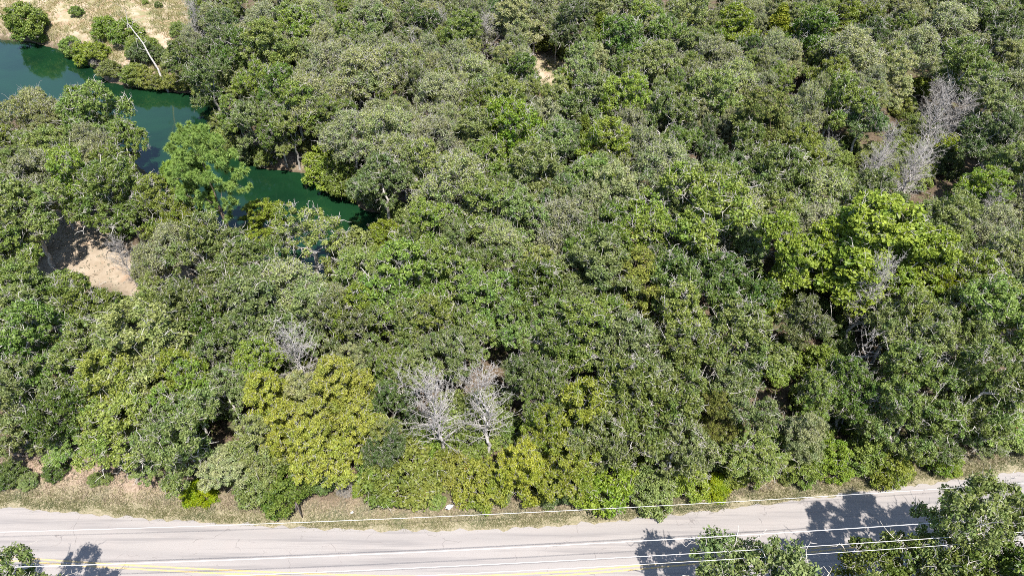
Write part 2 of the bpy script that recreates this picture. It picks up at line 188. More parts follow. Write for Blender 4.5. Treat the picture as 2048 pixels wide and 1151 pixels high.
SO 46.4 69.9 1.44 2.2;SO -17.6 65.2 1.31 2;SW -15.2 62.6 1.21 1.8;SW 35.1 69.8 1.22 1.8;SD 48.1 63.6 1.99 3;SO 41.9 40.3 1.38 2.1
SD 32.5 40.9 1.27 1.9;SO -34.1 82.3 1.2 1.8;SW 46.4 95.7 1.33 2;SD 16.3 101.5 1.42 2.1;SD 39.1 60.3 1.64 2.5;SB -18 33.9 1.22 1.8
SW 18.6 93.2 1.6 2.4;SW 62.5 96.2 1.67 2.5;SO -23.7 102.2 1.42 2.1;SO -17.1 37.3 1.41 2.1;SW 45.3 62.5 1.4 2.1;SD 26 42.1 1.21 1.8
SW -21.6 79.7 1.31 2;SO 9.6 34.7 1.74 2.6;SW -16.2 38.1 1.36 2;SD 50.3 82.7 1.22 1.8;SD -46.7 63.4 1.94 2.9;SW 48.9 76 1.6 2.4
SW -12.6 51.2 1.88 2.8;SO -1.2 57.4 1.38 2.1;SO 50.2 87.2 1.78 2.7;SW 32.9 63.2 1.66 2.5;SW -30.8 106.3 1.63 2.5;SO -15.9 67.6 1.56 2.3
SW -14.2 32 1.9 2.8;SD -8.7 32.9 1.36 2;SO -41 88.8 1.35 2;SO -38.5 32.5 1.57 2.4;SO 39.6 93.5 1.54 2.3;SW 69.8 91.2 1.26 1.9
SO 35 65.2 1.96 2.9;SD 27.3 36 1.54 2.3;SO 54.5 71.6 1.74 2.6;SO 5.5 57.1 1.3 2;SD 23 28.8 1.49 2.2;SB 14.4 91.5 1.6 2.4
SO -39.4 54.2 1.64 2.5;SW 22.1 49.4 1.82 2.7;SW -52.9 69.6 1.46 2.2;SW 48.2 69.1 1.33 2;SW 14.7 48.7 1.27 1.9;SW -24.8 104.6 1.25 1.9
SO -30.1 42.4 1.25 1.9;SW -23.1 39.9 1.61 2.4;SO 32 68.7 1.85 2.8;SO 51.6 74.7 1.37 2.1;SW -36.6 82.6 1.82 2.7;SO 45.4 100.3 1.59 2.4
SO 1 105.4 1.66 2.5;SW 42.2 61.7 1.49 2.2;SO -16.3 33.7 1.59 2.4;SO 43.1 49.5 1.29 1.9;SO 56 89.9 1.44 2.2;SB 56.9 80.3 1.91 2.9
SB 31.9 61.7 1.89 2.8;SB 20.2 70.2 1.28 1.9;SB -30 49.5 1.85 2.8;SB 38.5 44.2 1.42 2.1;SO 16.1 58.6 1.37 2.1;SW 48.7 106.4 1.77 2.7
SB -9.7 83.2 1.9 2.9;SO -31.4 95.8 1.69 2.5;SB 36.6 48.3 1.48 2.2;SB -28.7 101.3 1.48 2.2;SO 50.1 105.5 1.68 2.5;SO 38.2 78.4 1.4 2.1
SW 50.8 59.2 1.44 2.2;SO -38.1 81.9 1.4 2.1;SO -11.4 33.9 1.63 2.4;SO 33.3 47.7 1.3 1.9;SB -47.8 48.6 1.26 1.9;SB -12.9 48 1.45 2.2
SD -41.5 43.7 1.49 2.2;SO 10.3 87.3 1.53 2.3;SB 26.4 89.3 1.4 2.1;SO 29.5 83 1.59 2.4;SW -3 74.4 1.41 2.1;SD 42.1 47.2 1.57 2.3
SO 46.4 64.1 1.71 2.6;SO -15 92.8 1.93 2.9;SW -2 46.5 1.67 2.5;SO 31 97.5 1.28 1.9;SB -3.2 84.4 1.66 2.5;SB 50.9 67.3 1.21 1.8
SW 48.4 71.6 1.7 2.5;SO 33.4 71.6 1.81 2.7;SO 39.7 43.5 1.68 2.5;SB -33.7 105.1 1.71 2.6;SB -18.6 32.6 1.64 2.5;SW 49.5 66.3 1.9 2.9
SW -13.4 82.3 1.93 2.9;SB 21.5 42 1.96 2.9;SO -50.7 62.5 1.68 2.5;SB 35.6 59.7 1.59 2.4;SO 40.8 65.6 1.51 2.3;SB -35.3 105.8 1.33 2
SB 27.1 86.9 1.85 2.8;SD -33.2 72.1 1.66 2.5;SO 16.4 30.2 1.5 2.3;SO -19.6 103.6 1.32 2;SB 21.7 45.6 1.57 2.4;SO -9.6 41.7 1.52 2.3
'''
POND = [(-105.0, 103.1), (-90.4, 102.1), (-77.8, 100.0), (-72.7, 99.0), (-65.8, 95.6), (-59.1, 90.3), (-55.8, 86.7), (-51.5, 85.3), (-47.3, 84.1), (-42.1, 83.7), (-38.6, 81.2), (-38.5, 78.2), (-36.6, 72.9), (-33.0, 68.6), (-30.1, 66.9), (-27.0, 65.9), (-23.4, 65.1), (-21.4, 63.9), (-18.5, 60.6), (-16.0, 58.4), (-14.2, 57.9), (-13.5, 56.0), (-14.5, 52.1), (-16.3, 47.7), (-19.7, 47.3), (-25.3, 50.2), (-31.4, 53.8), (-37.1, 59.0), (-42.0, 65.5), (-50.2, 73.2), (-58.7, 77.4), (-66.4, 78.7), (-76.5, 79.2), (-92.7, 79.2)]
SAND = [(-45.8, 56.1), (-41.7, 54.5), (-37.7, 49.2), (-34.6, 47.4), (-30.8, 48.1), (-29.4, 46.0), (-33.4, 44.1), (-40.2, 45.4), (-44.7, 47.4), (-47.8, 51.8), (-50.7, 56.6), (-50.2, 58.7), (-46.1, 58.7)]
HILL = [(-115.4, 123.4), (-98.0, 123.4), (-50.9, 123.4), (-49.0, 106.7), (-47.1, 99.6), (-45.2, 91.6), (-48.8, 85.1), (-54.2, 84.4), (-63.9, 93.1), (-75.8, 97.9), (-100.3, 101.3)]
EDGE = [(-49.1, 26.7), (-37.9, 26.4), (-34.5, 27.1), (-29.2, 26.0), (-25.2, 25.0), (-21.5, 23.7), (-15.0, 23.2), (-11.5, 23.3), (-9.3, 22.9), (-4.3, 22.7), (2.0, 22.9), (8.0, 23.3), (15.2, 24.0), (19.4, 25.0), (24.6, 25.2), (30.5, 26.2), (35.1, 27.5), (38.8, 28.2), (53.7, 30.4)]

WATER_Z = -1.6
ROAD_FAR = [(-120, 33), (-60, 25.9), (-36.2, 23.1), (-28.8, 22.5), (-19.9, 21.9), (-11.1, 21.4), (-4.3, 21.3), (2.6, 21.6), (9.6, 22.3), (16.8, 23.2), (24.2, 24.2), (31.9, 25.2), (37.6, 25.9), (60, 29.0), (120, 37.5)]
ROAD_MID = [(-120, 29), (-60, 22.0), (-34.2, 19.45), (-27.3, 19.0), (-20.6, 18.65), (-13.9, 18.35), (-7, 18.1), (-1, 18.1), (4.0, 18.45), (8.0, 18.85), (15.9, 19.55), (24.2, 20.45), (37.6, 22.0), (60, 25.0), (120, 33.5)]
rng = np.random.default_rng(7)
random.seed(7)

def curve(pts, x):
    xs = [p[0] for p in pts]; ys = [p[1] for p in pts]
    return np.interp(x, xs, ys)
def scurve(pts, x, w=7.0):                              # smoothed
    return sum(curve(pts, np.asarray(x) + d) for d in np.linspace(-w, w, 9)) / 9.0
def poly_dist(pl, X, Y):                                # signed distance, negative inside
    X = np.asarray(X, float); Y = np.asarray(Y, float)
    d = np.full(X.shape, 1e9); ins = np.zeros(X.shape, bool)
    n = len(pl)
    for i in range(n):
        x1, y1 = pl[i - 1]; x2, y2 = pl[i]
        dx, dy = x2 - x1, y2 - y1
        t = np.clip(((X - x1) * dx + (Y - y1) * dy) / (dx * dx + dy * dy), 0, 1)
        d = np.minimum(d, np.hypot(X - x1 - t * dx, Y - y1 - t * dy))
        if y1 != y2:
            c = ((y1 > Y) != (y2 > Y)) & (X < (x2 - x1) * (Y - y1) / (y2 - y1) + x1)
            ins ^= c
    return np.where(ins, -d, d)
def sstep(a, b, v):
    t = np.clip((v - a) / (b - a), 0, 1)
    return t * t * (3 - 2 * t)
def wob(X, Y, s=1.0):
    return (np.sin(X * .31 * s + 1.3) * np.cos(Y * .27 * s - .4) + .5 * np.sin(X * .73 * s + Y * .51 * s) + .3 * np.sin(X * 1.7 * s - Y * 1.3 * s + 2)) / 1.8
def ground_z(X, Y):
    X = np.asarray(X, float); Y = np.asarray(Y, float)
    dp = poly_dist(POND, X, Y) + .35 * wob(X, Y, 2.1)
    e = Y - scurve(EDGE, X)
    woods = sstep(0.5, 6, e)
    h = .28 * wob(X, Y) * woods
    hill = sstep(0, 14, -poly_dist(HILL, X, Y)) * sstep(0, 16, dp)
    h = h + 2.2 * hill + .12 * wob(X, Y, 2.6) * hill
    bank = WATER_Z + 1.75 * sstep(-.2, 3.4, dp) + dp.clip(-2.2, 0) * .7
    k = sstep(.5, 3.6, dp)
    return np.where(dp > 3.6, h, bank * (1 - k) + h * k)

# ------------------------------------------------------------------ small helpers
def nd(nt, t, **kw):
    n = nt.nodes.new(t)
    for k, v in kw.items(): setattr(n, k, v)
    return n
def new_mat(name):
    m = bpy.data.materials.new(name); m.use_nodes = True
    nt = m.node_tree
    for n in list(nt.nodes): nt.nodes.remove(n)
    out = nd(nt, 'ShaderNodeOutputMaterial')
    return m, nt, out
def mixc(nt, f, a, b, mode='MIX'):
    n = nd(nt, 'ShaderNodeMix', data_type='RGBA', blend_type=mode)
    for i, v in ((0, f), (6, a), (7, b)):
        if hasattr(v, 'is_output'): nt.links.new(v, n.inputs[i])
        else: n.inputs[i].default_value = v if i == 0 else (tuple(v) + (1,))[:4]
    return n.outputs[2]
def mth(nt, op, a, b=0.0, c=None, clamp=False):
    n = nd(nt, 'ShaderNodeMath', operation=op, use_clamp=clamp)
    for i, v in enumerate((a, b) if c is None else (a, b, c)):
        if hasattr(v, 'is_output'): nt.links.new(v, n.inputs[i])
        else: n.inputs[i].default_value = v
    return n.outputs[0]
def noise(nt, scale, detail=3, rough=.6, vec=None, dist=0):
    n = nd(nt, 'ShaderNodeTexNoise')
    n.inputs['Scale'].default_value = scale; n.inputs['Detail'].default_value = detail
    n.inputs['Roughness'].default_value = rough; n.inputs['Distortion'].default_value = dist
    if vec is not None: nt.links.new(vec, n.inputs['Vector'])
    return n.outputs[0]
def ramp(nt, f, a, b):
    n = nd(nt, 'ShaderNodeMapRange', interpolation_type='SMOOTHSTEP')
    nt.links.new(f, n.inputs[0]); n.inputs[1].default_value = a; n.inputs[2].default_value = b
    return n.outputs[0]
def pos(nt): return nd(nt, 'ShaderNodeNewGeometry').outputs['Position']
def attr(nt, nm): return nd(nt, 'ShaderNodeAttribute', attribute_name=nm).outputs['Fac']
def principled(nt, out, c, rough=.8, spec=.3, bump=None, bstr=.3, bdist=.05):
    p = nd(nt, 'ShaderNodeBsdfPrincipled')
    if hasattr(c, 'is_output'): nt.links.new(c, p.inputs['Base Color'])
    else: p.inputs['Base Color'].default_value = tuple(c) + (1,)
    if hasattr(rough, 'is_output'): nt.links.new(rough, p.inputs['Roughness'])
    else: p.inputs['Roughness'].default_value = rough
    p.inputs['Specular IOR Level'].default_value = spec
    if bump is not None:
        b = nd(nt, 'ShaderNodeBump'); b.inputs['Strength'].default_value = bstr; b.inputs['Distance'].default_value = bdist
        nt.links.new(bump, b.inputs['Height']); nt.links.new(b.outputs[0], p.inputs['Normal'])
    nt.links.new(p.outputs[0], out.inputs['Surface'])
    return p
def leaf_mat(name, c1, c2, old=(.16, .10, .045), old_at=.985, trans=.34, gloss=.014, var=.18, hue=.012, patch=.8, sat=(.88, .28)):
    m, nt, out = new_mat(name)
    t = attr(nt, 'tint')
    c = mixc(nt, t, c1, c2)
    c = mixc(nt, mth(nt, 'GREATER_THAN', t, old_at), c, old)
    tc = nd(nt, 'ShaderNodeTexCoord').outputs['Object']
    nz = noise(nt, .55, 3, .6, tc)
    c = mixc(nt, mth(nt, 'MULTIPLY', ramp(nt, nz, .42, .68), patch), c, mixc(nt, 1.0, c, (.62, .82, .75), 'MULTIPLY'))
    oi = nd(nt, 'ShaderNodeObjectInfo').outputs['Random']
    hs = nd(nt, 'ShaderNodeHueSaturation')
    nt.links.new(c, hs.inputs['Color'])
    nt.links.new(mth(nt, 'MULTIPLY_ADD', oi, 2 * var, 1 - var), hs.inputs['Value'])
    o2 = mth(nt, 'FRACT', mth(nt, 'MULTIPLY', oi, 7.31))
    nt.links.new(mth(nt, 'MULTIPLY_ADD', o2, 2 * hue, .5 - hue), hs.inputs['Hue'])
    o3 = mth(nt, 'FRACT', mth(nt, 'MULTIPLY', oi, 13.7))
    nt.links.new(mth(nt, 'MULTIPLY_ADD', o3, sat[1], sat[0]), hs.inputs['Saturation'])
    c = hs.outputs[0]
    d = nd(nt, 'ShaderNodeBsdfDiffuse'); tr = nd(nt, 'ShaderNodeBsdfTranslucent'); g = nd(nt, 'ShaderNodeBsdfGlossy')
    nt.links.new(c, d.inputs[0])
    nt.links.new(mixc(nt, 1.0, c, (1.15, 1.25, .6), 'MULTIPLY'), tr.inputs[0])
    g.inputs['Roughness'].default_value = .5; g.inputs[0].default_value = (.9, .95, 1, 1)
    m1 = nd(nt, 'ShaderNodeMixShader'); m1.inputs[0].default_value = trans
    nt.links.new(d.outputs[0], m1.inputs[1]); nt.links.new(tr.outputs[0], m1.inputs[2])
    m2 = nd(nt, 'ShaderNodeMixShader'); m2.inputs[0].default_value = gloss
    nt.links.new(m1.outputs[0], m2.inputs[1]); nt.links.new(g.outputs[0], m2.inputs[2])
    nt.links.new(m2.outputs[0], out.inputs['Surface'])
    return m
def noisy_mat(name, c1, c2, scale, rough=.85, spec=.2, bstr=.4, bdist=.02, obj=True):
    m, nt, out = new_mat(name)
    v = nd(nt, 'ShaderNodeTexCoord').outputs['Object'] if obj else pos(nt)
    f = noise(nt, scale, 4, .65, v)
    principled(nt, out, mixc(nt, ramp(nt, f, .3, .7), c1, c2), rough, spec, f, bstr, bdist)
    return m

M = {}
M['oak'] = leaf_mat('leaves_oak', (.074, .106, .021), (.268, .302, .088), var=.27)
M['dark'] = leaf_mat('leaves_dark', (.044, .078, .018), (.180, .225, .064), var=.25)
M['bright'] = leaf_mat('leaves_bright', (.086, .134, .020), (.280, .340, .080))
M['grey'] = leaf_mat('leaves_grey', (.130, .148, .052), (.350, .362, .165), old_at=.93, old=(.34, .31, .23))
M['olive'] = leaf_mat('leaves_olive', (.098, .130, .024), (.275, .315, .085), old_at=.98)
M['olivegold'] = leaf_mat('leaves_olive_gold', (.112, .138, .024), (.315, .335, .090), old_at=.98, hue=.008, var=.10)
M['gold'] = leaf_mat('leaves_gold', (.170, .185, .024), (.450, .452, .095), old_at=.98, old=(.3, .24, .09), hue=.004, var=.08, patch=.6, sat=(1.0, .12))
M['pale'] = leaf_mat('leaves_pale', (.160, .175, .065), (.400, .395, .185), old_at=.95, old=(.33, .29, .19))
M['vivid'] = leaf_mat('leaves_vivid', (.120, .168, .016), (.300, .355, .040), old_at=.99, hue=.002, var=.05, patch=.7, sat=(.95, .1))
M['cedar'] = leaf_mat('leaves_cedar', (.080, .105, .013), (.235, .250, .040), trans=.2)
M['pine'] = leaf_mat('needles_pine', (.090, .150, .028), (.300, .400, .100), trans=.2, gloss=.02, hue=.002, var=.04, patch=.4, sat=(1.0, .1))
M['bush'] = leaf_mat('leaves_bush', (.105, .125, .024), (.285, .290, .075), old_at=.96, hue=.01)
M['willow'] = leaf_mat('leaves_willow', (.110, .145, .022), (.275, .305, .065), hue=.008)
M['dry'] = leaf_mat('leaves_dry', (.16, .13, .09), (.33, .28, .21))
M['bark'] = noisy_mat('bark_pale', (.22, .20, .175), (.50, .47, .425), 6)
M['bark_dark'] = noisy_mat('bark_brown', (.07, .05, .038), (.20, .155, .12), 6)
M['dead'] = noisy_mat('bark_dead', (.22, .20, .185), (.42, .395, .37), 5)

# ------------------------------------------------------------------ mesh from arrays
def mesh_np(name, V, faces, tint=None, smooth=False):
    """faces: list of (n,k) int arrays"""
    me = bpy.data.meshes.new(name)
    V = np.asarray(V, np.float32)
    me.vertices.add(len(V)); me.vertices.foreach_set('co', V.ravel())
    loops = np.concatenate([f.ravel() for f in faces]).astype(np.int32)
    sizes = np.concatenate([np.full(len(f), f.shape[1]) for f in faces]).astype(np.int32)
    starts = np.concatenate([[0], np.cumsum(sizes)[:-1]]).astype(np.int32)
    me.loops.add(len(loops)); me.loops.foreach_set('vertex_index', loops)
    me.polygons.add(len(sizes)); me.polygons.foreach_set('loop_start', starts)
    try: me.polygons.foreach_set('loop_total', sizes)
    except Exception: pass
    if smooth: me.polygons.foreach_set('use_smooth', np.ones(len(sizes), bool))
    if tint is not None:
        a = me.attributes.new('tint', 'FLOAT', 'FACE'); a.data.foreach_set('value', np.asarray(tint, np.float32))
    me.update(calc_edges=True)
    me.validate()
    return me
def norm(a): return a / np.maximum(np.linalg.norm(a, axis=-1, keepdims=True), 1e-9)
def frame(d):
    up = np.where(np.abs(d[:, 2:3]) > .9, np.array([[1., 0, 0]]), np.array([[0., 0, 1]]))
    a = norm(np.cross(d, up)); b = np.cross(d, a)
    return a, b
def tubes(P0, P1, R0, R1, k):
    n = len(P0)
    d = norm(P1 - P0); a, b = frame(d)
    P0 = P0 - d * np.minimum(R0, .06)[:, None] * .5; P1 = P1 + d * np.minimum(R1, .06)[:, None] * .5
    an = np.arange(k) * 2 * math.pi / k
    ring = np.cos(an)[None, :, None] * a[:, None, :] + np.sin(an)[None, :, None] * b[:, None, :]
    V = np.concatenate([P0[:, None] + ring * R0[:, None, None], P1[:, None] + ring * R1[:, None, None]], 1).reshape(-1, 3)
    i = np.arange(k); j = (i + 1) % k
    q = np.stack([i, j, j + k, i + k], 1)
    F = (np.arange(n)[:, None, None] * 2 * k + q[None]).reshape(-1, 4)
    return V, F
def tube_mesh(name, E):
    """E = (P0,P1,R0,R1); thick edges get more sides"""
    P0, P1, R0, R1 = [np.asarray(v, float) for v in E]
    Vs, Fs, o = [], [], 0
    for lo, hi, k in ((.05, 9, 7), (.022, .05, 4), (0, .022, 3)):
        s = (R0 >= lo) & (R0 < hi)
        if s.any():
            V, F = tubes(P0[s], P1[s], R0[s], R1[s], k); Vs.append(V); Fs.append(F + o); o += len(V)
    return mesh_np(name, np.concatenate(Vs), [np.concatenate(Fs)])
def leaves(C, RC, n, l, w, rg, flat=.75, upb=.55, outb=.7, tintc=None, power=.45):
    """n leaves in each clump (centre C, radius RC): folded kites"""
    m = len(C)
    u = norm(rg.normal(size=(m, n, 3))); u[..., 2] = np.where(rg.random((m, n)) < .3, np.abs(u[..., 2]), u[..., 2])
    rr = rg.random((m, n, 1)) ** power
    p = C[:, None] + u * rr * RC[:, None, None] * np.array([1, 1, flat])
    nrm = norm(u * outb + np.array([0, 0, upb]) + rg.normal(size=u.shape) * .75).reshape(-1, 3)
    p = p.reshape(-1, 3)
    a, b = frame(nrm)
    th = rg.random(len(p)) * 2 * math.pi
    ax = a * np.cos(th)[:, None] + b * np.sin(th)[:, None]; bx = np.cross(nrm, ax)
    sc = rg.uniform(.65, 1.3, len(p))[:, None]
    L = l * sc; W = w * sc
    V = np.stack([p - ax * L * .5, p + bx * W * .5 + nrm * W * .18 + ax * L * .08, p + ax * L * .5 - nrm * L * .12, p - bx * W * .5 + nrm * W * .18 + ax * L * .08], 1).reshape(-1, 3)
    F = np.arange(len(p) * 4).reshape(-1, 4)
    t = rg.random((m, n)) ** 1.2 * .72 + (rg.random((m, 1)) if tintc is None else tintc[:, None]) * .28
    return V, F, t.ravel()
def grow(C, fork, base_r, rg, crook=.14, lean=(0, 0), pf=.45, tip=.011, expo=2.25, step=.55, leader=None):
    """skeleton joining every clump centre to the trunk; returns edge arrays"""
    pos_ = [np.array([0, 0, -.35])]; par = [-1]; plen = [0.]
    nt_ = 5
    for i in range(1, nt_ + 1):
        z = fork * i / nt_
        pos_.append(np.array([lean[0] * i / nt_ + rg.normal() * .05, lean[1] * i / nt_ + rg.normal() * .05, z])); par.append(i - 1); plen.append(0.)
    if leader:
        for i in range(1, 9):
            z = fork + (leader - fork) * i / 8
            pos_.append(np.array([lean[0] + rg.normal() * .08, lean[1] + rg.normal() * .08, z])); par.append(len(pos_) - 2); plen.append(0.15 * i)
    order = np.argsort(np.linalg.norm(C - pos_[nt_], axis=1))
    start = nt_ if not leader else nt_ - 1
    for k in order:
        c = C[k]
        A = np.array(pos_[start:]); D = np.linalg.norm(A - c, axis=1) + pf * np.array(plen[start:])
        D = D + np.maximum(0, A[:, 2] - c[2]) * .6
        i = int(np.argmin(D)) + start
        a = pos_[i]; L = np.linalg.norm(c - a); ns = max(1, int(L / step))
        prev = i; pl = plen[i]
        for s in range(1, ns + 1):
            f = s / ns
            q = a + (c - a) * f
            if s < ns: q = q + rg.normal(size=3) * crook * min(1, L) + np.array([0, 0, .12 * L * math.sin(math.pi * f)])
            pl += L / ns
            pos_.append(q); par.append(prev); plen.append(pl); prev = len(pos_) - 1
    Pn = np.array(pos_); n = len(Pn); acc = np.zeros(n); child = np.zeros(n, int)
    for i in range(1, n): child[par[i]] += 1
    acc[child == 0] = tip ** expo
    for i in range(n - 1, 0, -1): acc[par[i]] += acc[i]
    R = acc ** (1 / expo)
    f = base_r / R[1]
    R = np.where(R > .03, .03 + (R - .03) * max(.2, (base_r - .03) / max(R[1] - .03, .01)), R)
    i = np.arange(1, n); pa = np.array(par[1:])
    r0 = np.minimum(R[pa], R[i] * 1.35)
    r0[0] = base_r * 1.5
    return Pn[pa], Pn[i], r0, R[i]
def twigs(C, RC, n, rg, r=.012, ln=.75, upb=.35):
    """bare crooked twigs spraying out of clump centres"""
    m = len(C)
    d = norm(rg.normal(size=(m, n, 3)) + np.array([0, 0, upb])).reshape(-1, 3)
    p0 = np.repeat(C, n, 0) + rg.normal(size=d.shape) * .08
    L = (np.repeat(RC, n) * ln * rg.uniform(.6, 1.5, m * n))[:, None]
    p1 = p0 + d * L * .5 + rg.normal(size=d.shape) * .06
    d2 = norm(d + rg.normal(size=d.shape) * .45); p2 = p1 + d2 * L * .55
    d3 = norm(d + rg.normal(size=d.shape) * .6); p3 = p1 + d3 * L * .45
    q = len(p0)
    return (np.concatenate([p0, p1, p1]), np.concatenate([p1, p2, p3]), np.concatenate([np.full(q, r * 1.3), np.full(q, r), np.full(q, r * .8)]), np.concatenate([np.full(q, r), np.full(q, r * .5), np.full(q, r * .4)]))
def cat(*Es): return tuple(np.concatenate([e[i] for e in Es]) for i in range(4))
def lobes_points(lobes, n, rg, low=-.35, gap=.34, jit=(.82, 1.04), rc=(.36, .62)):
    """clump centres over the outer skins of the lobes"""
    out, cr = [], []
    w = np.array([l[3] ** 2 for l in lobes]); w /= w.sum()
    while len(out) < n:
        l = lobes[rg.choice(len(lobes), p=w)]
        u = norm(rg.normal(size=(1, 3)))[0]
        if u[2] < low: continue
        p = np.array(l[:3]) + u * l[3] * np.array([1, 1, .8]) * rg.uniform(*jit)
        if any(np.linalg.norm((p - np.array(q[:3])) / np.array([1, 1, .8])) < q[3] * .72 for q in lobes): continue
        if out and np.min(np.linalg.norm(np.array(out) - p, axis=1)) < gap and rg.random() < .93: continue
        out.append(p); cr.append(rg.uniform(*rc))
    return np.array(out), np.array(cr)

# ------------------------------------------------------------------ prototypes: (R0, H0, {part: mesh}) 
PROTO = {}
def pokes(C, ctr, n, rg, ln=1.15, r=.032):
    """crooked bare limb ends standing proud of the foliage"""
    Es = []
    for k in rg.choice(len(C), n, replace=False):
        d = norm((C[k] - ctr + np.array([0, 0, .8]) + rg.normal(size=3) * .8)[None])[0]
        p = C[k] - d * .3; rr = r * rg.uniform(.7, 1.3); P0, P1, A, B = [], [], [], []
        ns = 4
        for q in range(ns):
            d = norm((d + rg.normal(size=3) * .42)[None])[0]
            e = p + d * ln * rg.uniform(.2, .36)
            P0.append(p); P1.append(e); A.append(rr * (1 - q / ns * .6)); B.append(rr * (1 - (q + 1) / ns * .6))
            f = norm((d + rg.normal(size=3) * .9)[None])[0]; m_ = e + f * ln * rg.uniform(.15, .35)
            P0.append(e); P1.append(m_); A.append(rr * .55); B.append(rr * .3)
            p = e
        Es.append(tuple(np.array(v) for v in (P0, P1, A, B)))
    return cat(*Es)
def proto_oak(seed, n=235, bare=.05, leafn=125, R=3.5, Hh=9.0, l=.155, w=.105, tw=3, poke=28):
    rg = np.random.default_rng(seed)
    lob = [(rg.normal() * .5, rg.normal() * .5, Hh - 1.75, 1.5)]
    k = rg.integers(5, 8); a0 = rg.random() * 6
    for i in range(k):
        a = a0 + i * 2 * math.pi / k + rg.normal() * .35; rr = rg.uniform(1.5, 2.6) * R / 3.5
        lob.append((rr * math.cos(a), rr * math.sin(a), rg.uniform(Hh - 4.6, Hh - 2.2), rg.uniform(.85, 1.5)))
    for i in range(5):
        a = rg.random() * 6.28; rr = rg.uniform(.6, 3.0)
        lob.append((rr * math.cos(a), rr * math.sin(a), rg.uniform(Hh - 5.4, Hh - 2.6), rg.uniform(.6, 1.0)))
    C, RC = lobes_points(lob, n, rg, gap=.40, jit=(.68, 1.18), rc=(.20, .52))
    E = grow(C, Hh * .27, .17, rg, crook=.2, lean=(rg.normal() * .3, rg.normal() * .3))
    isb = rg.random(n) < bare
    ctr = np.array([0, 0, Hh * .55])
    tws = cat(twigs(C[isb], RC[isb] * 1.15, 8, rg, .013), twigs(C[~isb], RC[~isb], tw, rg, .011, 1.15), pokes(C, ctr, poke, rg))
    V, F, t = leaves(C[~isb], RC[~isb], leafn, l, w, rg, flat=.7, power=.6)
    return R, Hh, {'trunk': tube_mesh('trunk_oak', E), 'twigs': tube_mesh('twigs_oak', tws), 'crown': mesh_np('foliage_oak', V, [F], t)}
def proto_feather(seed, n=215, R=3.0, Hh=8.5, tall=1.0, l=.15, w=.075, leafn=165):
    rg = np.random.default_rng(seed)
    lob = [(rg.normal() * .25, rg.normal() * .25, Hh - 1.5, 1.3)]
    for i in range(8):
        a = i * 2.4 + rg.normal() * .3; rr = rg.uniform(.9, 1.8) * (1.15 - .25 * (i % 2))
        lob.append((rr * math.cos(a), rr * math.sin(a), Hh - 2.2 - rg.uniform(0, 3.2) * tall, rg.uniform(.85, 1.25)))
    C, RC = lobes_points(lob, n, rg, low=-.5, gap=.34, jit=(.68, 1.2), rc=(.2, .5))
    E = grow(C, Hh * .2, .13, rg, crook=.10, pf=.3)
    V, F, t = leaves(C, RC * np.array(1.05), leafn, l, w, rg, flat=.6, upb=.4, outb=.5, power=.6)
    T2 = cat(twigs(C, RC, 3, rg, .009, 1.15, .5), pokes(C, np.array([0, 0, Hh * .5]), 14, rg, .9, .024))
    return R, Hh, {'trunk': tube_mesh('trunk_slender', E), 'twigs': tube_mesh('twigs_slender', T2), 'crown': mesh_np('foliage_feathery', V, [F], t)}
def proto_twiggy(seed):
    rg = np.random.default_rng(seed)
    R, Hh, n = 3.3, 8.0, 220
    lob = [(0, 0, Hh - 1.7, 1.6)]
    for i in range(7):
        a = i * .9 + rg.normal() * .2; rr = rg.uniform(1.4, 2.1)
        lob.append((rr * math.cos(a), rr * math.sin(a), rg.uniform(Hh - 3.8, Hh - 2.2), rg.uniform(1.0, 1.5)))
    C, RC = lobes_points(lob, n, rg, gap=.38, jit=(.70, 1.18), rc=(.22, .52))
    E = grow(C, Hh * .25, .15, rg, crook=.17)
    tws = cat(twigs(C, RC * 1.1, 7, rg, .011, 1.0, .3), pokes(C, np.array([0, 0, Hh * .5]), 30, rg, 1.1, .024))
    V, F, t = leaves(C, RC * 1.1, 105, .14, .09, rg, power=.6)
    return R, Hh, {'trunk': tube_mesh('trunk_twiggy', E), 'twigs': tube_mesh('twigs_twiggy', tws), 'crown': mesh_np('foliage_thin', V, [F], t)}
def proto_cedar(seed):
    rg = np.random.default_rng(seed)
    R, Hh, n = 1.8, 6.0, 190
    z = Hh * (rg.random(n) ** 1.25) * .93 + .25
    a = rg.random(n) * 6.28; rr = R * (1.02 - (z / Hh) ** 1.25) * rg.uniform(.55, 1.02, n)
    C = np.stack([rr * np.cos(a), rr * np.sin(a), z], 1); RC = rg.uniform(.22, .42, n)
    E = grow(C, .8, .10, rg, crook=.04, leader=Hh - .2, pf=.15)
    V, F, t = leaves(C, RC, 110, .17, .07, rg, flat=1.25, upb=.2, outb=.7)
    return R, Hh, {'trunk': tube_mesh('trunk_cedar', E), 'crown': mesh_np('foliage_cedar', V, [F], t)}
def proto_shrub(seed, l=.11, w=.075, leafn=125, dead=False):
    rg = np.random.default_rng(seed)
    R, Hh, n = 1.6, 2.6, 120
    lob = [(0, 0, 1.45, 1.0)]
    for i in range(6):
        a = i * 1.05 + rg.normal() * .2; rr = rg.uniform(.6, .95)
        lob.append((rr * math.cos(a), rr * math.sin(a), rg.uniform(.55, 1.2), rg.uniform(.55, .8)))
    C, RC = lobes_points(lob, n, rg, low=-.6, gap=.26, jit=(.7, 1.2)); RC = RC * .56
    E = grow(C, .3, .05, rg, crook=.07, tip=.008, step=.35)
    parts = {'stems': tube_mesh('stems_shrub', cat(E, twigs(C, RC, 14 if dead else 2, rg, .008, 1.1)))}
    V, F, t = leaves(C, RC, 12 if dead else leafn, l, w, rg)
    parts['foliage'] = mesh_np('foliage_shrub', V, [F], t)
    return R, Hh, parts
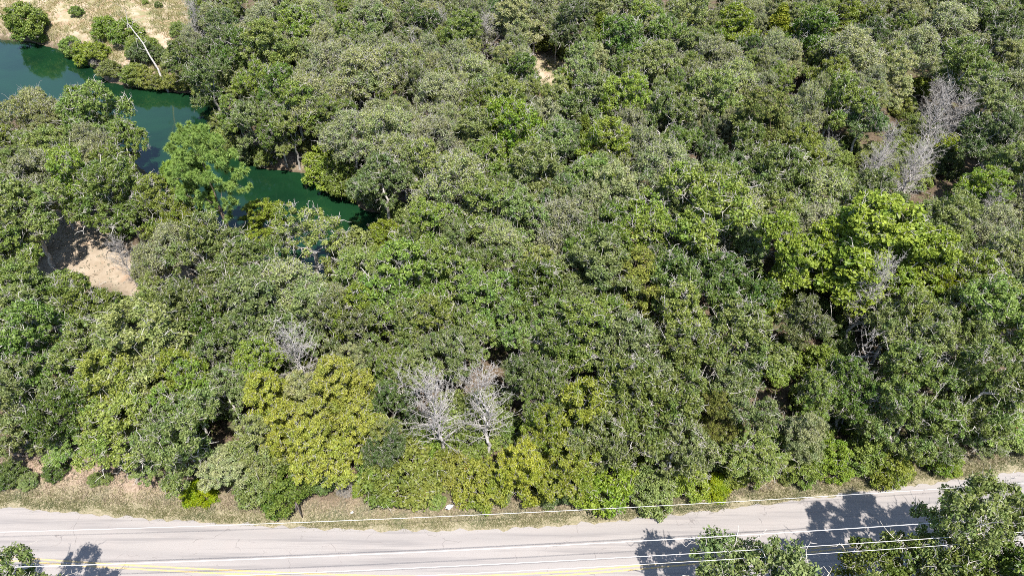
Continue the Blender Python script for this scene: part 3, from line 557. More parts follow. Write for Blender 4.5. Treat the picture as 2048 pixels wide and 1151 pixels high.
def proto_dead(seed, R=2.3, Hh=7.5, n=48, low=.22, rise=.8, sec=6, thick=.13):
    rg = np.random.default_rng(seed)
    P0, P1, R0, R1 = [], [], [], []
    def seg(a, b, r0, r1): P0.append(a); P1.append(b); R0.append(r0); R1.append(r1)
    lead = [np.array([0, 0, -.3])]
    for i in range(1, 15):
        z = Hh * i / 14
        lead.append(np.array([rg.normal() * .05 * i ** .5, rg.normal() * .05 * i ** .5, z]))
        seg(lead[-2], lead[-1], thick * (1 - (i - 1) / 14.5), thick * (1 - i / 14.5))
    for b in range(n):
        f = low + (.97 - low) * (b / n) ** .85
        i = min(13, int(f * 14)); p = lead[i] + (lead[i + 1] - lead[i]) * (f * 14 - i)
        az = b * 2.39996 + rg.normal() * .3
        el = math.radians(rg.uniform(18, 42) + 25 * f) * rise
        d = np.array([math.cos(az) * math.cos(el), math.sin(az) * math.cos(el), math.sin(el)])
        L = R * (1.15 - .62 * f) * rg.uniform(.65, 1.2) * (1 if f > .3 else .8)
        r = thick * (1 - f) * .26 + .010; ns = 6
        for s in range(ns):
            d = norm((d + rg.normal(size=3) * .11 + np.array([0, 0, .05]))[None])[0]
            q = p + d * L / ns
            seg(p, q, r * (1 - s / ns * .8), r * (1 - (s + 1) / ns * .8))
            for _ in range(2 if s else 1):
                if rg.random() > sec / 7: continue
                e = norm((d + rg.normal(size=3) * .65)[None])[0]; pp = q; l2 = L * rg.uniform(.10, .26)
                for s2 in range(3):
                    e = norm((e + rg.normal(size=3) * .25)[None])[0]
                    qq = pp + e * l2 / 3; seg(pp, qq, .0095 - .002 * s2, .0075 - .0015 * s2)
                    for _ in range(1):
                        e3 = norm((e + rg.normal(size=3) * .8)[None])[0]; q3 = qq + e3 * l2 * rg.uniform(.2, .5); seg(qq, q3, .006, .004)
                    pp = qq
            p = q
    return R, Hh, {'trunk': tube_mesh('trunk_dead', (P0[:14], P1[:14], R0[:14], R1[:14])), 'branches': tube_mesh('branches_dead', (P0[14:], P1[14:], R0[14:], R1[14:]))}
def proto_pine(seed, Hh=15.5, low=.30, R=3.1):
    rg = np.random.default_rng(seed)
    C = []
    n = 105
    for i in range(n):
        f = (i + .5) / n
        z = Hh * (low + (1 - low) * f ** .62)
        u = (z / Hh - low) / (1 - low)
        prof = R * (.35 + .9 * math.sin(math.pi * min(1, .12 + .78 * u)) ** .9) * (1.0 if u < .9 else .75)
        if u < .3 and rg.random() < .55: continue
        a = i * 2.39996 + rg.normal() * .4; rr = prof * rg.uniform(.45, 1.0) ** .7
        C.append((rr * math.cos(a), rr * math.sin(a), z - .3))
    C = np.array(C); RC = rg.uniform(.42, .68, len(C))
    E = grow(C, Hh * .3, .2, rg, crook=.07, leader=Hh - .4, pf=.12, lean=(0, 0))
    Vs, Fs, ts, o = [], [], [], 0
    for c, r in zip(C, RC):                              # each clump: several tufts of radiating needles
        for _ in range(5):
            cc = c + rg.normal(size=3) * r * .62 * np.array([1, 1, .6])
            m = 150
            u = norm(rg.normal(size=(m, 3)) + np.array([0, 0, .45])); L = rg.uniform(.30, .50, m)[:, None]
            side = norm(np.cross(u, rg.normal(size=(m, 3)))) * .030
            V = np.stack([cc + u * .04 - side, cc + u * .04 + side, cc + u * L], 1).reshape(-1, 3)
            Vs.append(V); Fs.append(np.arange(m * 3).reshape(-1, 3) + o); o += m * 3
            ts.append(np.clip(rg.random(m) * .6 + rg.random() * .4, 0, 1))
    me = mesh_np('needles', np.concatenate(Vs), [np.concatenate(Fs)], np.concatenate(ts))
    return R, Hh, {'trunk': tube_mesh('trunk_pine', E), 'crown': me}

def fit(p):
    R0, H0, parts = p
    me = parts.get('crown') or parts.get('foliage') or parts.get('branches')
    co = np.empty(len(me.vertices) * 3, np.float32); me.vertices.foreach_get('co', co); co = co.reshape(-1, 3)
    return float(np.percentile(np.hypot(co[:, 0], co[:, 1]), 95)), float(np.percentile(co[:, 2], 99.7)), parts
PROTO['oak'] = [proto_oak(s) for s in (11, 12, 13, 14)]
PROTO['feather'] = [proto_feather(s) for s in (21, 22, 23)]
PROTO['twiggy'] = [proto_twiggy(s) for s in (31, 32, 33)]
PROTO['cedar'] = [proto_cedar(s) for s in (41, 42)]
PROTO['shrub'] = [proto_shrub(s) for s in (51, 52, 53)]
PROTO['deadshrub'] = [proto_shrub(61, dead=True)]
PROTO['dead'] = [proto_dead(71, n=84, rise=.9, sec=7), proto_dead(72, n=78, rise=.8, sec=7), proto_dead(73, R=2.6, Hh=6.5, n=40, rise=.6), proto_dead(74, R=1.3, Hh=6, n=26, sec=4, rise=1.0)]
PROTO['pine'] = [proto_pine(81, low=.40), proto_pine(82, Hh=12.5, R=2.4)]
PROTO['elm'] = [proto_feather(91, n=280, tall=1.0, l=.17, w=.12, leafn=150), proto_feather(92, n=280, tall=1.9, l=.17, w=.12, leafn=150)]
PROTO['sparse'] = [proto_oak(96, n=120, bare=.2, tw=5, R=3.6, poke=34)]

for k_ in PROTO:
    if k_ != 'dead': PROTO[k_] = [fit(p_) for p_ in PROTO[k_]]

# ------------------------------------------------------------------ things
def link_mesh(name, me, mat, parent=None):
    o = bpy.data.objects.new(name, me)
    col.objects.link(o)
    if len(me.materials) == 0: me.materials.append(None)
    o.material_slots[0].link = 'OBJECT'
    o.material_slots[0].material = mat
    if parent is not None: o.parent = parent
    return o
def tag(o, label, cat_, group=None):
    o['label'] = label; o['category'] = cat_
    if group: o['group'] = group
    return o
def empty(name, loc, rz=0.0):
    e = bpy.data.objects.new(name, None); e.empty_display_size = .3
    col.objects.link(e); e.location = loc; e.rotation_euler = (0, 0, rz)
    return e
def structure(name, me, mat):
    o = link_mesh(name, me, mat); o['kind'] = 'structure'; return o
def stuff(name, me, mat, label):
    o = link_mesh(name, me, mat); o['kind'] = 'stuff'; o['label'] = label; return o
def plant(kind, var, x, y, r, h, leaf, bark, name, label, cat_, group=None, rz=None, tilt=(0, 0)):
    R0, H0, parts = PROTO[kind][var % len(PROTO[kind])]
    z = float(ground_z(x, y))
    e = empty(name, (x, y, z - .05), random.random() * 6.28 if rz is None else rz)
    e.scale = (r / R0, r / R0, h / H0)
    e.rotation_euler[0] = tilt[0]; e.rotation_euler[1] = tilt[1]
    for pn, me in parts.items():
        link_mesh(pn, me, M[leaf] if pn in ('crown', 'foliage') else M[bark], e)
    return tag(e, label, cat_, group)

# ---- ground
ax = np.concatenate([-100 - np.geomspace(3, 5000, 16)[::-1], np.arange(-100, 90.01, .65), 90 + np.geomspace(3, 5000, 16)])
ay = np.concatenate([4 - np.geomspace(3, 4000, 14)[::-1], np.arange(4, 128.01, .55), 128 + np.geomspace(3, 7000, 18)])
GX, GY = np.meshgrid(ax, ay)
gx, gy = GX.ravel(), GY.ravel()
GZ = ground_z(gx, gy)
nx, ny = len(ax), len(ay)
idx = np.arange(nx * ny).reshape(ny, nx)
gf = np.stack([idx[:-1, :-1], idx[:-1, 1:], idx[1:, 1:], idx[1:, :-1]], -1).reshape(-1, 4)
gme = mesh_np('ground', np.stack([gx, gy, GZ], 1), [gf], smooth=True)
def vattr(me, nm, v):
    a = me.attributes.new(nm, 'FLOAT', 'POINT'); a.data.foreach_set('value', np.asarray(v, np.float32))
dpond = poly_dist(POND, gx, gy)
edge_d = gy - scurve(EDGE, gx, 2.0)
vattr(gme, 'sand', 1 - sstep(-1.0, 1.6, poly_dist(SAND, gx, gy) + .8 * wob(gx, gy, 2.4)))
vattr(gme, 'hill', np.maximum(1 - sstep(-2, 2, poly_dist(HILL, gx, gy)), 1 - sstep(3.5, 5.5, np.hypot(gx - 5.0, gy - 86.5) + wob(gx, gy, 2))))
vattr(gme, 'shore', 1 - sstep(.6, 3.2, dpond + .6 * wob(gx, gy, 2)))
vattr(gme, 'wet', 1 - sstep(.15, 1.0, dpond + .4 * wob(gx, gy, 2.1) + .3 * wob(gx, gy, 5)))
vattr(gme, 'verge', 1 - sstep(-.6, 1.6, edge_d + .6 * wob(gx, gy, 3)))
vattr(gme, 'roadside', 1 - sstep(1.2, 2.6, np.abs(gy - scurve(ROAD_FAR, gx)) + .5 * wob(gx, gy, 3)))
m, nt, out = new_mat('ground')
P = pos(nt)
n1 = noise(nt, .8, 5, .65, P); n2 = noise(nt, 6, 4, .7, P); n3 = noise(nt, .25, 3, .5, P)
litter = mixc(nt, ramp(nt, n2, .3, .7), (.045, .034, .022), (.125, .092, .064))
litter = mixc(nt, ramp(nt, n1, .50, .66), litter, (.085, .090, .042))
sandc = mixc(nt, ramp(nt, n1, .3, .75), (.225, .178, .128), (.310, .258, .198))
sandc = mixc(nt, mth(nt, 'MULTIPLY', ramp(nt, n3, .58, .72), .7), sandc, (.290, .165, .095))
vergec = mixc(nt, ramp(nt, n2, .32, .68), (0.198, 0.141, 0.103), (0.327, 0.251, 0.198))
vergec = mixc(nt, mth(nt, 'MULTIPLY', ramp(nt, n1, .48, .62), .6), vergec, (0.190, 0.175, 0.091))
sidec = mixc(nt, ramp(nt, n2, .35, .65), (0.144, 0.133, 0.076), (0.258, 0.220, 0.152))
hillc = mixc(nt, ramp(nt, n1, .38, .62), (.190, .175, .090), (.310, .250, .180))
hillc = mixc(nt, ramp(nt, n3, .52, .64), hillc, (.350, .275, .205))
hillc = mixc(nt, mth(nt, 'MULTIPLY', ramp(nt, noise(nt, .42, 5, .7, P, .8), .53, .66), .8), hillc, (.235, .150, .095))
shorec = mixc(nt, ramp(nt, n2, .35, .65), (.130, .095, .065), (.290, .230, .175))
shorec = mixc(nt, ramp(nt, n1, .48, .6), shorec, (.110, .105, .050))
c = mixc(nt, attr(nt, 'hill'), litter, hillc)
c = mixc(nt, attr(nt, 'shore'), c, shorec)
c = mixc(nt, mth(nt, 'MULTIPLY', attr(nt, 'wet'), .85), c, (.060, .045, .028))
c = mixc(nt, attr(nt, 'sand'), c, sandc)
c = mixc(nt, attr(nt, 'verge'), c, vergec)
c = mixc(nt, attr(nt, 'roadside'), c, sidec)
principled(nt, out, c, .95, .1, n2, .5, .08)
M['ground'] = m
structure('ground', gme, m)

# ---- pond
wx0, wx1, wy0, wy1 = -125, -10, 44, 112
wme = mesh_np('pond_water', [(wx0, wy0, WATER_Z), (wx1, wy0, WATER_Z), (wx1, wy1, WATER_Z), (wx0, wy1, WATER_Z)], [np.array([[0, 1, 2, 3]])])
m, nt, out = new_mat('pond_water')
P = pos(nt)
n1 = noise(nt, .12, 4, .6, P, .6); n2 = noise(nt, 3.0, 3, .6, P)
wc = mixc(nt, ramp(nt, n1, .35, .65), (.004, .018, .008), (.006, .027, .010))
p = principled(nt, out, wc, .05, .5, n2, .16, .02)
p.inputs['IOR'].default_value = 1.45
structure('pond_water', wme, m)

# ---- road, markings
rx = np.arange(-120, 120.01, .3)
far = scurve(ROAD_FAR, rx) + .10 * np.sin(rx * 2.3) * np.cos(rx * .7) + .07 * np.sin(rx * 5.1 + 1) + rng.normal(size=len(rx)) * .035
mid = scurve(ROAD_MID, rx)
near = mid - 3.3 + .08 * np.sin(rx * 1.9) + rng.normal(size=len(rx)) * .03
def strip(name, xs, lo, hi, z, nrow=2):
    rows_ = [np.stack([xs, lo + (hi - lo) * k / (nrow - 1), np.full(len(xs), z)], 1) for k in range(nrow)]
    V = np.concatenate(rows_); n = len(xs); i = np.arange(n - 1)
    F = np.concatenate([np.stack([i + k * n, i + 1 + k * n, i + 1 + (k + 1) * n, i + (k + 1) * n], 1) for k in range(nrow - 1)])
    return mesh_np(name, V, [F])
rme = strip('road', rx, near, far, .035, 3)
lat = np.concatenate([near - mid, (near + far) / 2 - mid, far - mid])
vattr(rme, 'lateral', lat)
m, nt, out = new_mat('asphalt')
P = pos(nt); la = attr(nt, 'lateral')
fine = noise(nt, 26, 3, .75, P); blot = noise(nt, .55, 5, .7, P)
mp = nd(nt, 'ShaderNodeMapping'); mp.inputs['Scale'].default_value = (.06, 1.6, 1); mp.inputs['Rotation'].default_value = (0, 0, -.03)
nt.links.new(P, mp.inputs[0]); streak = noise(nt, 1.4, 4, .65, mp.outputs[0])
c = mixc(nt, ramp(nt, fine, .3, .7), (.205, .186, .174), (.268, .247, .234))
c = mixc(nt, mth(nt, 'MULTIPLY', ramp(nt, blot, .42, .72), .55), c, (.245, .218, .204))
c = mixc(nt, mth(nt, 'MULTIPLY', ramp(nt, streak, .48, .66), .6), c, (.148, .137, .135))
wt = mth(nt, 'ABSOLUTE', mth(nt, 'SUBTRACT', mth(nt, 'ABSOLUTE', mth(nt, 'SUBTRACT', la, 1.75)), .85))
c = mixc(nt, mth(nt, 'MULTIPLY', mth(nt, 'SUBTRACT', 1.0, ramp(nt, wt, 0, .5)), .32), c, (.160, .149, .146))
vo = nd(nt, 'ShaderNodeTexVoronoi', feature='DISTANCE_TO_EDGE'); vo.inputs['Scale'].default_value = .33
vm = nd(nt, 'ShaderNodeVectorMath', operation='ADD'); nsv = nd(nt, 'ShaderNodeTexNoise'); nsv.inputs['Scale'].default_value = 1.2
nt.links.new(P, nsv.inputs['Vector']); nt.links.new(P, vm.inputs[0]); nt.links.new(nsv.outputs[1], vm.inputs[1]); nt.links.new(vm.outputs[0], vo.inputs['Vector'])
crack = mth(nt, 'MULTIPLY', mth(nt, 'LESS_THAN', vo.outputs[0], .006), ramp(nt, blot, .5, .6))
c = mixc(nt, mth(nt, 'MULTIPLY', crack, .5), c, (.10, .09, .085))
principled(nt, out, c, .9, .25, fine, .35, .01)
road = structure('road', rme, m)
m, nt, out = new_mat('yellow_paint')
P = pos(nt); f = noise(nt, 9, 4, .8, P)
principled(nt, out, mixc(nt, ramp(nt, f, .38, .64), (.42, .30, .11), (.27, .235, .18)), .8, .3)
yel = m
for k, (a, b) in enumerate(((-.17, -.06), (.06, .17))):
    o = structure('road_line', strip('road_line', rx, mid + a, mid + b, .041), yel)
    o.parent = road
    del o['kind']

# ---- grass and dry weeds (uncountable)
def blades(name, X, Y, hmin, hmax, w, per, spread, tilt=.5):
    n = len(X)
    Z = ground_z(X, Y)
    B = np.stack([X, Y, Z], 1).repeat(per, 0)
    q = len(B)
    B[:, :2] += rng.normal(size=(q, 2)) * spread
    h = rng.uniform(hmin, hmax, q)[:, None]
    d = norm(np.stack([rng.normal(size=q) * tilt, rng.normal(size=q) * tilt, np.ones(q)], 1))
    a = rng.random(q) * 6.28
    s = np.stack([np.cos(a), np.sin(a), np.zeros(q)], 1) * w * .5
    V = np.stack([B - s - [0, 0, .02], B + s - [0, 0, .02], B + d * h], 1).reshape(-1, 3)
    return mesh_np(name, V, [np.arange(q * 3).reshape(-1, 3)], np.clip(rng.random(n).repeat(per) * .5 + rng.random(q) * .5, 0, 1))
M['grass'] = leaf_mat('grass_roadside', (0.104, 0.108, 0.040), (0.248, 0.228, 0.112), old_at=.86, old=(0.320, 0.264, 0.176), var=.01, hue=.001)
M['weeds'] = leaf_mat('weeds_dry', (0.216, 0.168, 0.104), (0.368, 0.288, 0.216), old_at=.88, old=(0.120, 0.136, 0.040), var=.01, hue=.001)
M['hillgrass'] = leaf_mat('grass_hillside', (0.160, 0.152, 0.060), (0.368, 0.296, 0.168), old_at=.9, old=(0.096, 0.128, 0.032), var=.01, hue=.001)
X = rng.uniform(-48, 48, 26000); off = np.abs(rng.normal(size=len(X))) * .75 + .02
patch = wob(X, X * .3, 2.5) + wob(X * 1.7, off * 9, 1.8)
k = patch > -.55
X, off = X[k], off[k]
Y = scurve(ROAD_FAR, X) + off + .1 + .18 * wob(X, X, 5)
k = Y < scurve(EDGE, X, 2) + 2.5
stuff('verge_grass', blades('verge_grass', X[k], Y[k], .08, .24, .035, 3, .10, .8), M['grass'], 'olive dry grass strip along the road edge')
X = rng.uniform(-48, 48, 26000); f = rng.random(len(X))
ye = scurve(EDGE, X, 2) + 2.2; yr = scurve(ROAD_FAR, X) + .9
Y = yr + (ye - yr) * f
k = (Y > yr) & (wob(X * 2.2, Y * 2.2, 2) > -.45)
stuff('verge_weeds', blades('verge_weeds', X[k], Y[k], .12, .42, .04, 3, .16, .8), M['weeds'], 'pinkish tan dry weeds between grass strip and woods')
X = rng.uniform(-100, -46, 46000); Y = rng.uniform(80, 124, 46000)
k = (poly_dist(HILL, X, Y) < 1) & (poly_dist(POND, X, Y) > .8) & (wob(X, Y, 1.6) > -.25)
stuff('hillside_grass', blades('hillside_grass', X[k], Y[k], .2, .55, .07, 4, .3, .7), M['hillgrass'], 'tall tan grass on the slope above the pond')

X = rng.uniform(-52, -28, 2600); Y = rng.uniform(43, 60, 2600)
k = (poly_dist(SAND, X, Y) < 1.5) & (wob(X, Y, 3) + rng.normal(size=2600) * .5 > .1)
V, F, t = leaves(np.stack([X[k], Y[k], ground_z(X[k], Y[k]) + .03], 1), np.full(k.sum(), .25), 3, .16, .09, rng, flat=.12, upb=2.0)
stuff('leaf_debris', mesh_np('leaf_debris', V, [F], t), M['dry'], 'dry leaves and twigs scattered over the sandy clearing')
M['undergrowth'] = leaf_mat('undergrowth', (.060, .080, .020), (.190, .200, .075), old_at=.93, old=(.24, .19, .12), var=.01, hue=.001, patch=0)
X = rng.uniform(-80, 80, 9000); Y = rng.uniform(26, 118, 9000)
k = (Y > scurve(EDGE, X) + 1.0) & (poly_dist(POND, X, Y) > 1.2) & (poly_dist(SAND, X, Y) > 1.0) & (poly_dist(HILL, X, Y) > 1) & (np.abs(X) < 34 + .6 * Y) & (wob(X, Y, 1.4) > -.5)
X, Y = X[k], Y[k]
V, F, t = leaves(np.stack([X, Y, ground_z(X, Y) + .18], 1), rng.uniform(.3, .75, len(X)), 16, .2, .12, rng, flat=.45)
stuff('undergrowth', mesh_np('undergrowth', V, [F], t), M['undergrowth'], 'low green and brown undergrowth covering the forest floor')

# ---- trees and shrubs of the measured table
SP = {  # species: (proto, leaf, bark, name, words, category)
 'O': ('oak', 'oak', 'bark', 'oak_tree', 'mid green pale-limbed oak', 'tree'),
 'D': ('oak', 'dark', 'bark', 'oak_tree', 'dark green dense oak', 'tree'),
 'B': ('oak', 'bright', 'bark', 'oak_tree', 'fresh green leafy oak', 'tree'),
 'G': ('twiggy', 'grey', 'dead', 'oak_tree', 'grey-green twiggy oak', 'tree'),
 'T': ('feather', 'olive', 'bark', 'elm_tree', 'olive green feathery tree', 'tree'),
 'U': ('feather', 'olivegold', 'bark', 'elm_tree', 'olive-gold feathery tree', 'tree'),
 'Y': ('feather', 'gold', 'bark', 'elm_tree', 'golden yellow feathery tree', 'tree'),
 'K': ('feather', 'pale', 'bark', 'elm_tree', 'pale tan-green feathery tree', 'tree'),
 'E': ('cedar', 'cedar', 'bark_dark', 'cedar_tree', 'pointed olive green cedar', 'tree'),
 'E2': ('feather', 'cedar', 'bark_dark', 'cedar_tree', 'broad yellowish olive cedar', 'tree'),
 'V2': ('feather', 'willow', 'bark', 'elm_tree', 'light yellow-green airy tree', 'tree'),
 'SB': ('shrub', 'bright', 'bark', 'shrub', 'fresh green rounded shrub', 'shrub'),
 'SE': ('shrub', 'dark', 'bark_dark', 'shrub', 'dense dark roadside shrub', 'shrub'),
 'SD': ('shrub', 'dark', 'bark', 'shrub', 'dark green rounded shrub', 'shrub'),
 'SY': ('shrub', 'bush', 'bark', 'shrub', 'yellow-green bushy shrub', 'shrub'),
 'SO': ('shrub', 'olive', 'bark', 'shrub', 'dull olive shrub', 'shrub'),
 'SV': ('shrub', 'vivid', 'bark', 'shrub', 'vivid green shrub', 'shrub'),
 'SW': ('shrub', 'willow', 'bark', 'shrub', 'willowy yellow-green shrub', 'shrub'),
 'SK': ('deadshrub', 'dry', 'dead', 'shrub', 'grey dried-out twiggy brush', 'shrub'),
}
def zone(x, y):
    if float(poly_dist(SAND, x, y)) < 6: return 'around the sandy clearing'
    if float(poly_dist(HILL, x, y)) < 2: return 'on the tan grassy slope above the pond'
    if float(poly_dist(POND, x, y)) < 7: return 'on the bank of the green pond'
    e = y - float(scurve(EDGE, x))
    if e < -1.5: return 'rooted on the dry verge by the road'
    if e < 5: return 'at the woodland edge by the road verge'
    if y < 47: return 'in the woods between road and pond end'
    if y < 72: return 'in the middle of the woods'
    return 'deep in the woods farthest from the road'
LAND = [(-27.4, 50.6, 'the tall pine'), (21.6, 41.0, 'the slender vivid green tree'), (29.5, 42, 'the large arching vivid tree'), (-18.4, 46.2, 'the sparse white-limbed oak'),
        (13.9, 27.2, 'the olive cedar column'), (-3.4, 27, 'the twin bone grey dead trees'), (-15.9, 32, 'the rounded leafless grey tree'), (-8, 29.5, 'the thin dead pole tree'),
        (39, 57.6, 'the big grey dead crowns'), (47.6, 68, 'the spidery dead tree'), (-46.4, 84, 'the leaning bare white trunk'), (-42, 50.5, 'the sandy clearing'),
        (-14.6, 22.4, 'the edge-on road sign'), (-4.3, 22.9, 'the white plastic bag'), (-48.2, 57.6, 'the black rail fence'), (-25, 66, 'the bare sandy bank'),
        (-36, 27.2, 'the fallen brown logs'), (25.4, 28.6, 'the bent pale bare sapling'), (5.0, 87.0, 'the open tan gap in the woods'), (-13.5, 58, 'the narrow pond end'), (-13.5, 83, 'the slim dead snag'), (7, 103, 'the dead white tree'), (52.5, 92, 'the pale dead crown'), (60, 70, 'the far grey dead tree'), (43.5, 46.5, 'the small dark-limbed dead tree'), (-30, 101, 'the leaning dead snag'), (24.3, 96.8, 'the pointed far cedar'), (-60, 84, 'the tan grassy slope')]
SEEN = {}
ORD = ['nearest to', 'second out from', 'third out from', 'fourth out from', 'fifth out from', 'sixth out from', 'seventh out from', 'eighth out from', 'ninth out from']
def landmark_label(w, z, x, y):
    d, nm = min((math.hypot(x - a, y - b), n_) for a, b, n_ in LAND)
    return (w, z, nm, d)
rows_t = []
k_var = 0
for line in TREES.strip().splitlines():
    for ent in line.split(';'):
        sp, x, y, r, h = ent.split(); x, y, r, h = float(x), float(y), float(r), float(h)
        cat_ = SP[sp][5]
        size = ('broad ' if r > 3.3 else 'slim ' if r < 2.5 else '') if cat_ == 'tree' else ('big ' if r > 1.7 else 'small ' if r < 1.0 else '')
        rows_t.append((sp, x, y, r, h, landmark_label(size + SP[sp][4], zone(x, y), x, y)))
rank = {}
for i in sorted(range(len(rows_t)), key=lambda i: rows_t[i][5][3]):
    w, z, nm, d = rows_t[i][5]
    k = SEEN.get((w, nm), 0); SEEN[(w, nm)] = k + 1
    rank[i] = w + ' ' + ORD[k] + ' ' + nm if k < len(ORD) and d < 26 else w + ' ' + z
for i, (sp, x, y, r, h, q) in enumerate(rows_t):
    proto, leaf, bark, name, words, cat_ = SP[sp]
    k_var += 1
    lab = rank[i]
    plant(proto, k_var * 7 + int(x * 3), x, y, r, h, leaf, bark, name, lab, cat_, q[0] + ' ' + q[1], tilt=(random.uniform(-.07, .07), random.uniform(-.07, .07)))

# ---- singled-out trees
plant('pine', 0, -27.4, 50.6, 3.1, 15.0, 'pine', 'bark_dark', 'pine_tree', 'tall bright pine with tufted needles standing at the pond', 'tree', rz=.4)
plant('pine', 1, -30.2, 52.2, 2.3, 11.0, 'pine', 'bark_dark', 'pine_tree', 'smaller shaded pine crowding behind the tall pine', 'tree', rz=2.0)
plant('feather', 1, -24.6, 52.5, 2.6, 7.0, 'willow', 'bark_dark', 'willow_tree', 'yellow-green willow over the water beside the tall pine', 'tree')
plant('elm', 1, 21.6, 41.0, 3.0, 12.0, 'vivid', 'bark', 'elm_tree', 'tall slender vivid green tree with broad leaves', 'tree')
plant('elm', 0, 29.2, 42.0, 4.7, 12.4, 'vivid', 'bark', 'elm_tree', 'large vivid yellow-green tree arching over bare grey stems', 'tree')
plant('elm', 0, 33.0, 40.3, 3.3, 10.8, 'vivid', 'bark', 'elm_tree', 'vivid yellow-green tree merging with the large arching one', 'tree')
plant('elm', 0, 26.3, 43.2, 2.6, 9.5, 'vivid', 'bark', 'elm_tree', 'small vivid green tree tucked beside the large arching one', 'tree')
plant('sparse', 0, -18.4, 46.2, 3.7, 8.6, 'oak', 'dead', 'oak_tree', 'sparse oak with naked white limbs reaching over the pond', 'tree')
plant('feather', 2, 13.9, 27.2, 1.7, 7.8, 'cedar', 'bark_dark', 'cedar_tree', 'tall yellowish olive cedar column among the roadside oaks', 'tree')
for a in ((13.3, 13.9, 3.9, 11.0, 0, 'oak', 'leafy oak beside the near lane under the lower cables'),
          (24.8, 16.4, 3.7, 12.5, 1, 'oak', 'tall oak overhanging the road where the cables pass'),
          (21.8, 13.7, 3.8, 11.2, 2, 'oak', 'dense oak below the lowest cable beside the road'),
          (17.2, 13.0, 2.9, 10.4, 3, 'oak', 'lower oak filling the gap between two roadside oaks'),
          (29.2, 16.4, 3.2, 11.4, 3, 'dark', 'shaded dark oak behind the tall overhanging one'),
          (27.2, 13.6, 3.2, 11.0, 0, 'oak', 'oak crowded in front of the tall overhanging one'),
          (-26.6, 13.6, 2.7, 10.2, 2, 'oak', 'oak top poking over the yellow centre line'),
          (-30.5, 13.0, 2.6, 9.6, 3, 'oak', 'oak beside the one poking over the yellow line')):
    plant('oak', a[4], a[0], a[1], a[2], a[3], a[5], 'bark', 'oak_tree', a[6], 'tree')
DEAD = [(-4.9, 27.2, 3.0, 9.8, 0, 'bone grey dead tree with straight trunk and radiating bare branches'),
        (-1.7, 27.2, 2.8, 9.2, 1, 'twin dead grey tree beside the straightest bare trunk'),
        (-15.9, 32.0, 2.7, 8.6, 1, 'rounded leafless grey tree behind the golden trees'),
        (-22.5, 32.0, 1.6, 6.4, 2, 'low tangle of a dead grey tree beside olive trees'),
        (-8.0, 29.5, 1.4, 8.4, 3, 'thin dead pole tree with a few bare branches'),
        (0.6, 25.6, 1.5, 5.2, 3, 'short broken dead tree near the yellow shrubs'),
        (28.0, 37.6, 2.4, 9.8, 1, 'bare grey stems beneath the large vivid tree'),
        (26.3, 33.4, 1.7, 8.4, 3, 'upright bunch of bare stems below the vivid trees'),
        (25.0, 29.3, 1.5, 6.6, 2, 'dead grey twiggy tree in the roadside oaks'),
        (25.9, 27.8, 1.3, 6.4, 3, 'bent pale bare sapling above the yellowish shrubs'),
        (36.6, 57.4, 2.2, 7.2, 0, 'dome of bare grey twigs in the middle woods'),
        (41.2, 57.8, 2.4, 7.6, 1, 'long grey dead crown spilling through the middle woods'),
        (43.6, 61.0, 2.3, 7.4, 2, 'dead grey tree against the long dead crown'),
        (32.5, 60.4, 1.9, 6.6, 2, 'small purplish grey dead tree by olive cedars'),
        (47.6, 68.0, 2.5, 7.8, 0, 'spidery dead grey tree deep in the woods'),
        (49.5, 72.0, 2.0, 7.0, 1, 'faint grey dead tree behind the spidery one'),
        (43.5, 46.5, 1.7, 6.0, 2, 'small dark-limbed dead tree among olive trees'),
        (-13.5, 83.0, 1.7, 8.0, 3, 'slim dead snag deep in the grey-green woods'),
        (-3.5, 88.0, 2.4, 7.5, 1, 'grey dead tree among pale feathery trees'),
        (-9.0, 88.0, 1.5, 8.0, 0, 'dead snag with upswept arms in the grey-green woods'),
        (-44.0, 92.0, 2.0, 7.5, 1, 'dead grey tree above dark oaks behind the pond'),
        (-34.8, 45.0, 1.7, 6.2, 0, 'wispy pale dead tree at the sandy clearing'),
        (7.0, 103.0, 2.2, 7.5, 0, 'dead white tree at the far side of the woods'),
        (-30.0, 101.0, 1.8, 8.0, 3, 'leaning dead snag behind the light yellow-green tree'),
        (60.0, 70.0, 2.2, 7.2, 1, 'dead grey tree beside far dark oaks'),
        (49.6, 67.6, 2.6, 7.4, 1, 'pale dead crown above the long dead crown'),
        (45.4, 64.0, 2.5, 7.4, 2, 'dead grey tree just behind the long dead crown'),
        (39.9, 56.4, 2.4, 7.4, 1, 'grey leafless tree in front of the long dead crown'),
        (39.2, 60.4, 2.2, 7.4, 0, 'bare twiggy tree between two grey dead domes'),
        (53.0, 71.2, 2.4, 7.4, 1, 'slanting dead tree past the spidery one'),
        (57.9, 88.7, 2.8, 7.4, 2, 'pale grey dead tree among the farthest twiggy oaks'),
        (58.8, 71.8, 2.6, 7.4, 2, 'whitish dead tree beside far dark-leaved oaks'),
        (44.4, 49.9, 2.0, 7.4, 1, 'dead tree twinned with the small dark-limbed one'),
        (52.5, 92.0, 2.4, 7.4, 2, 'pale dead crown in the farthest grey oaks')]
for x, y, r, h, v, lab in DEAD:
    plant('dead', v, x, y, r, h, 'dry', 'dead', 'dead_tree', lab, 'tree', 'dead bare trees', tilt=(random.uniform(-.1, .1), random.uniform(-.1, .1)))

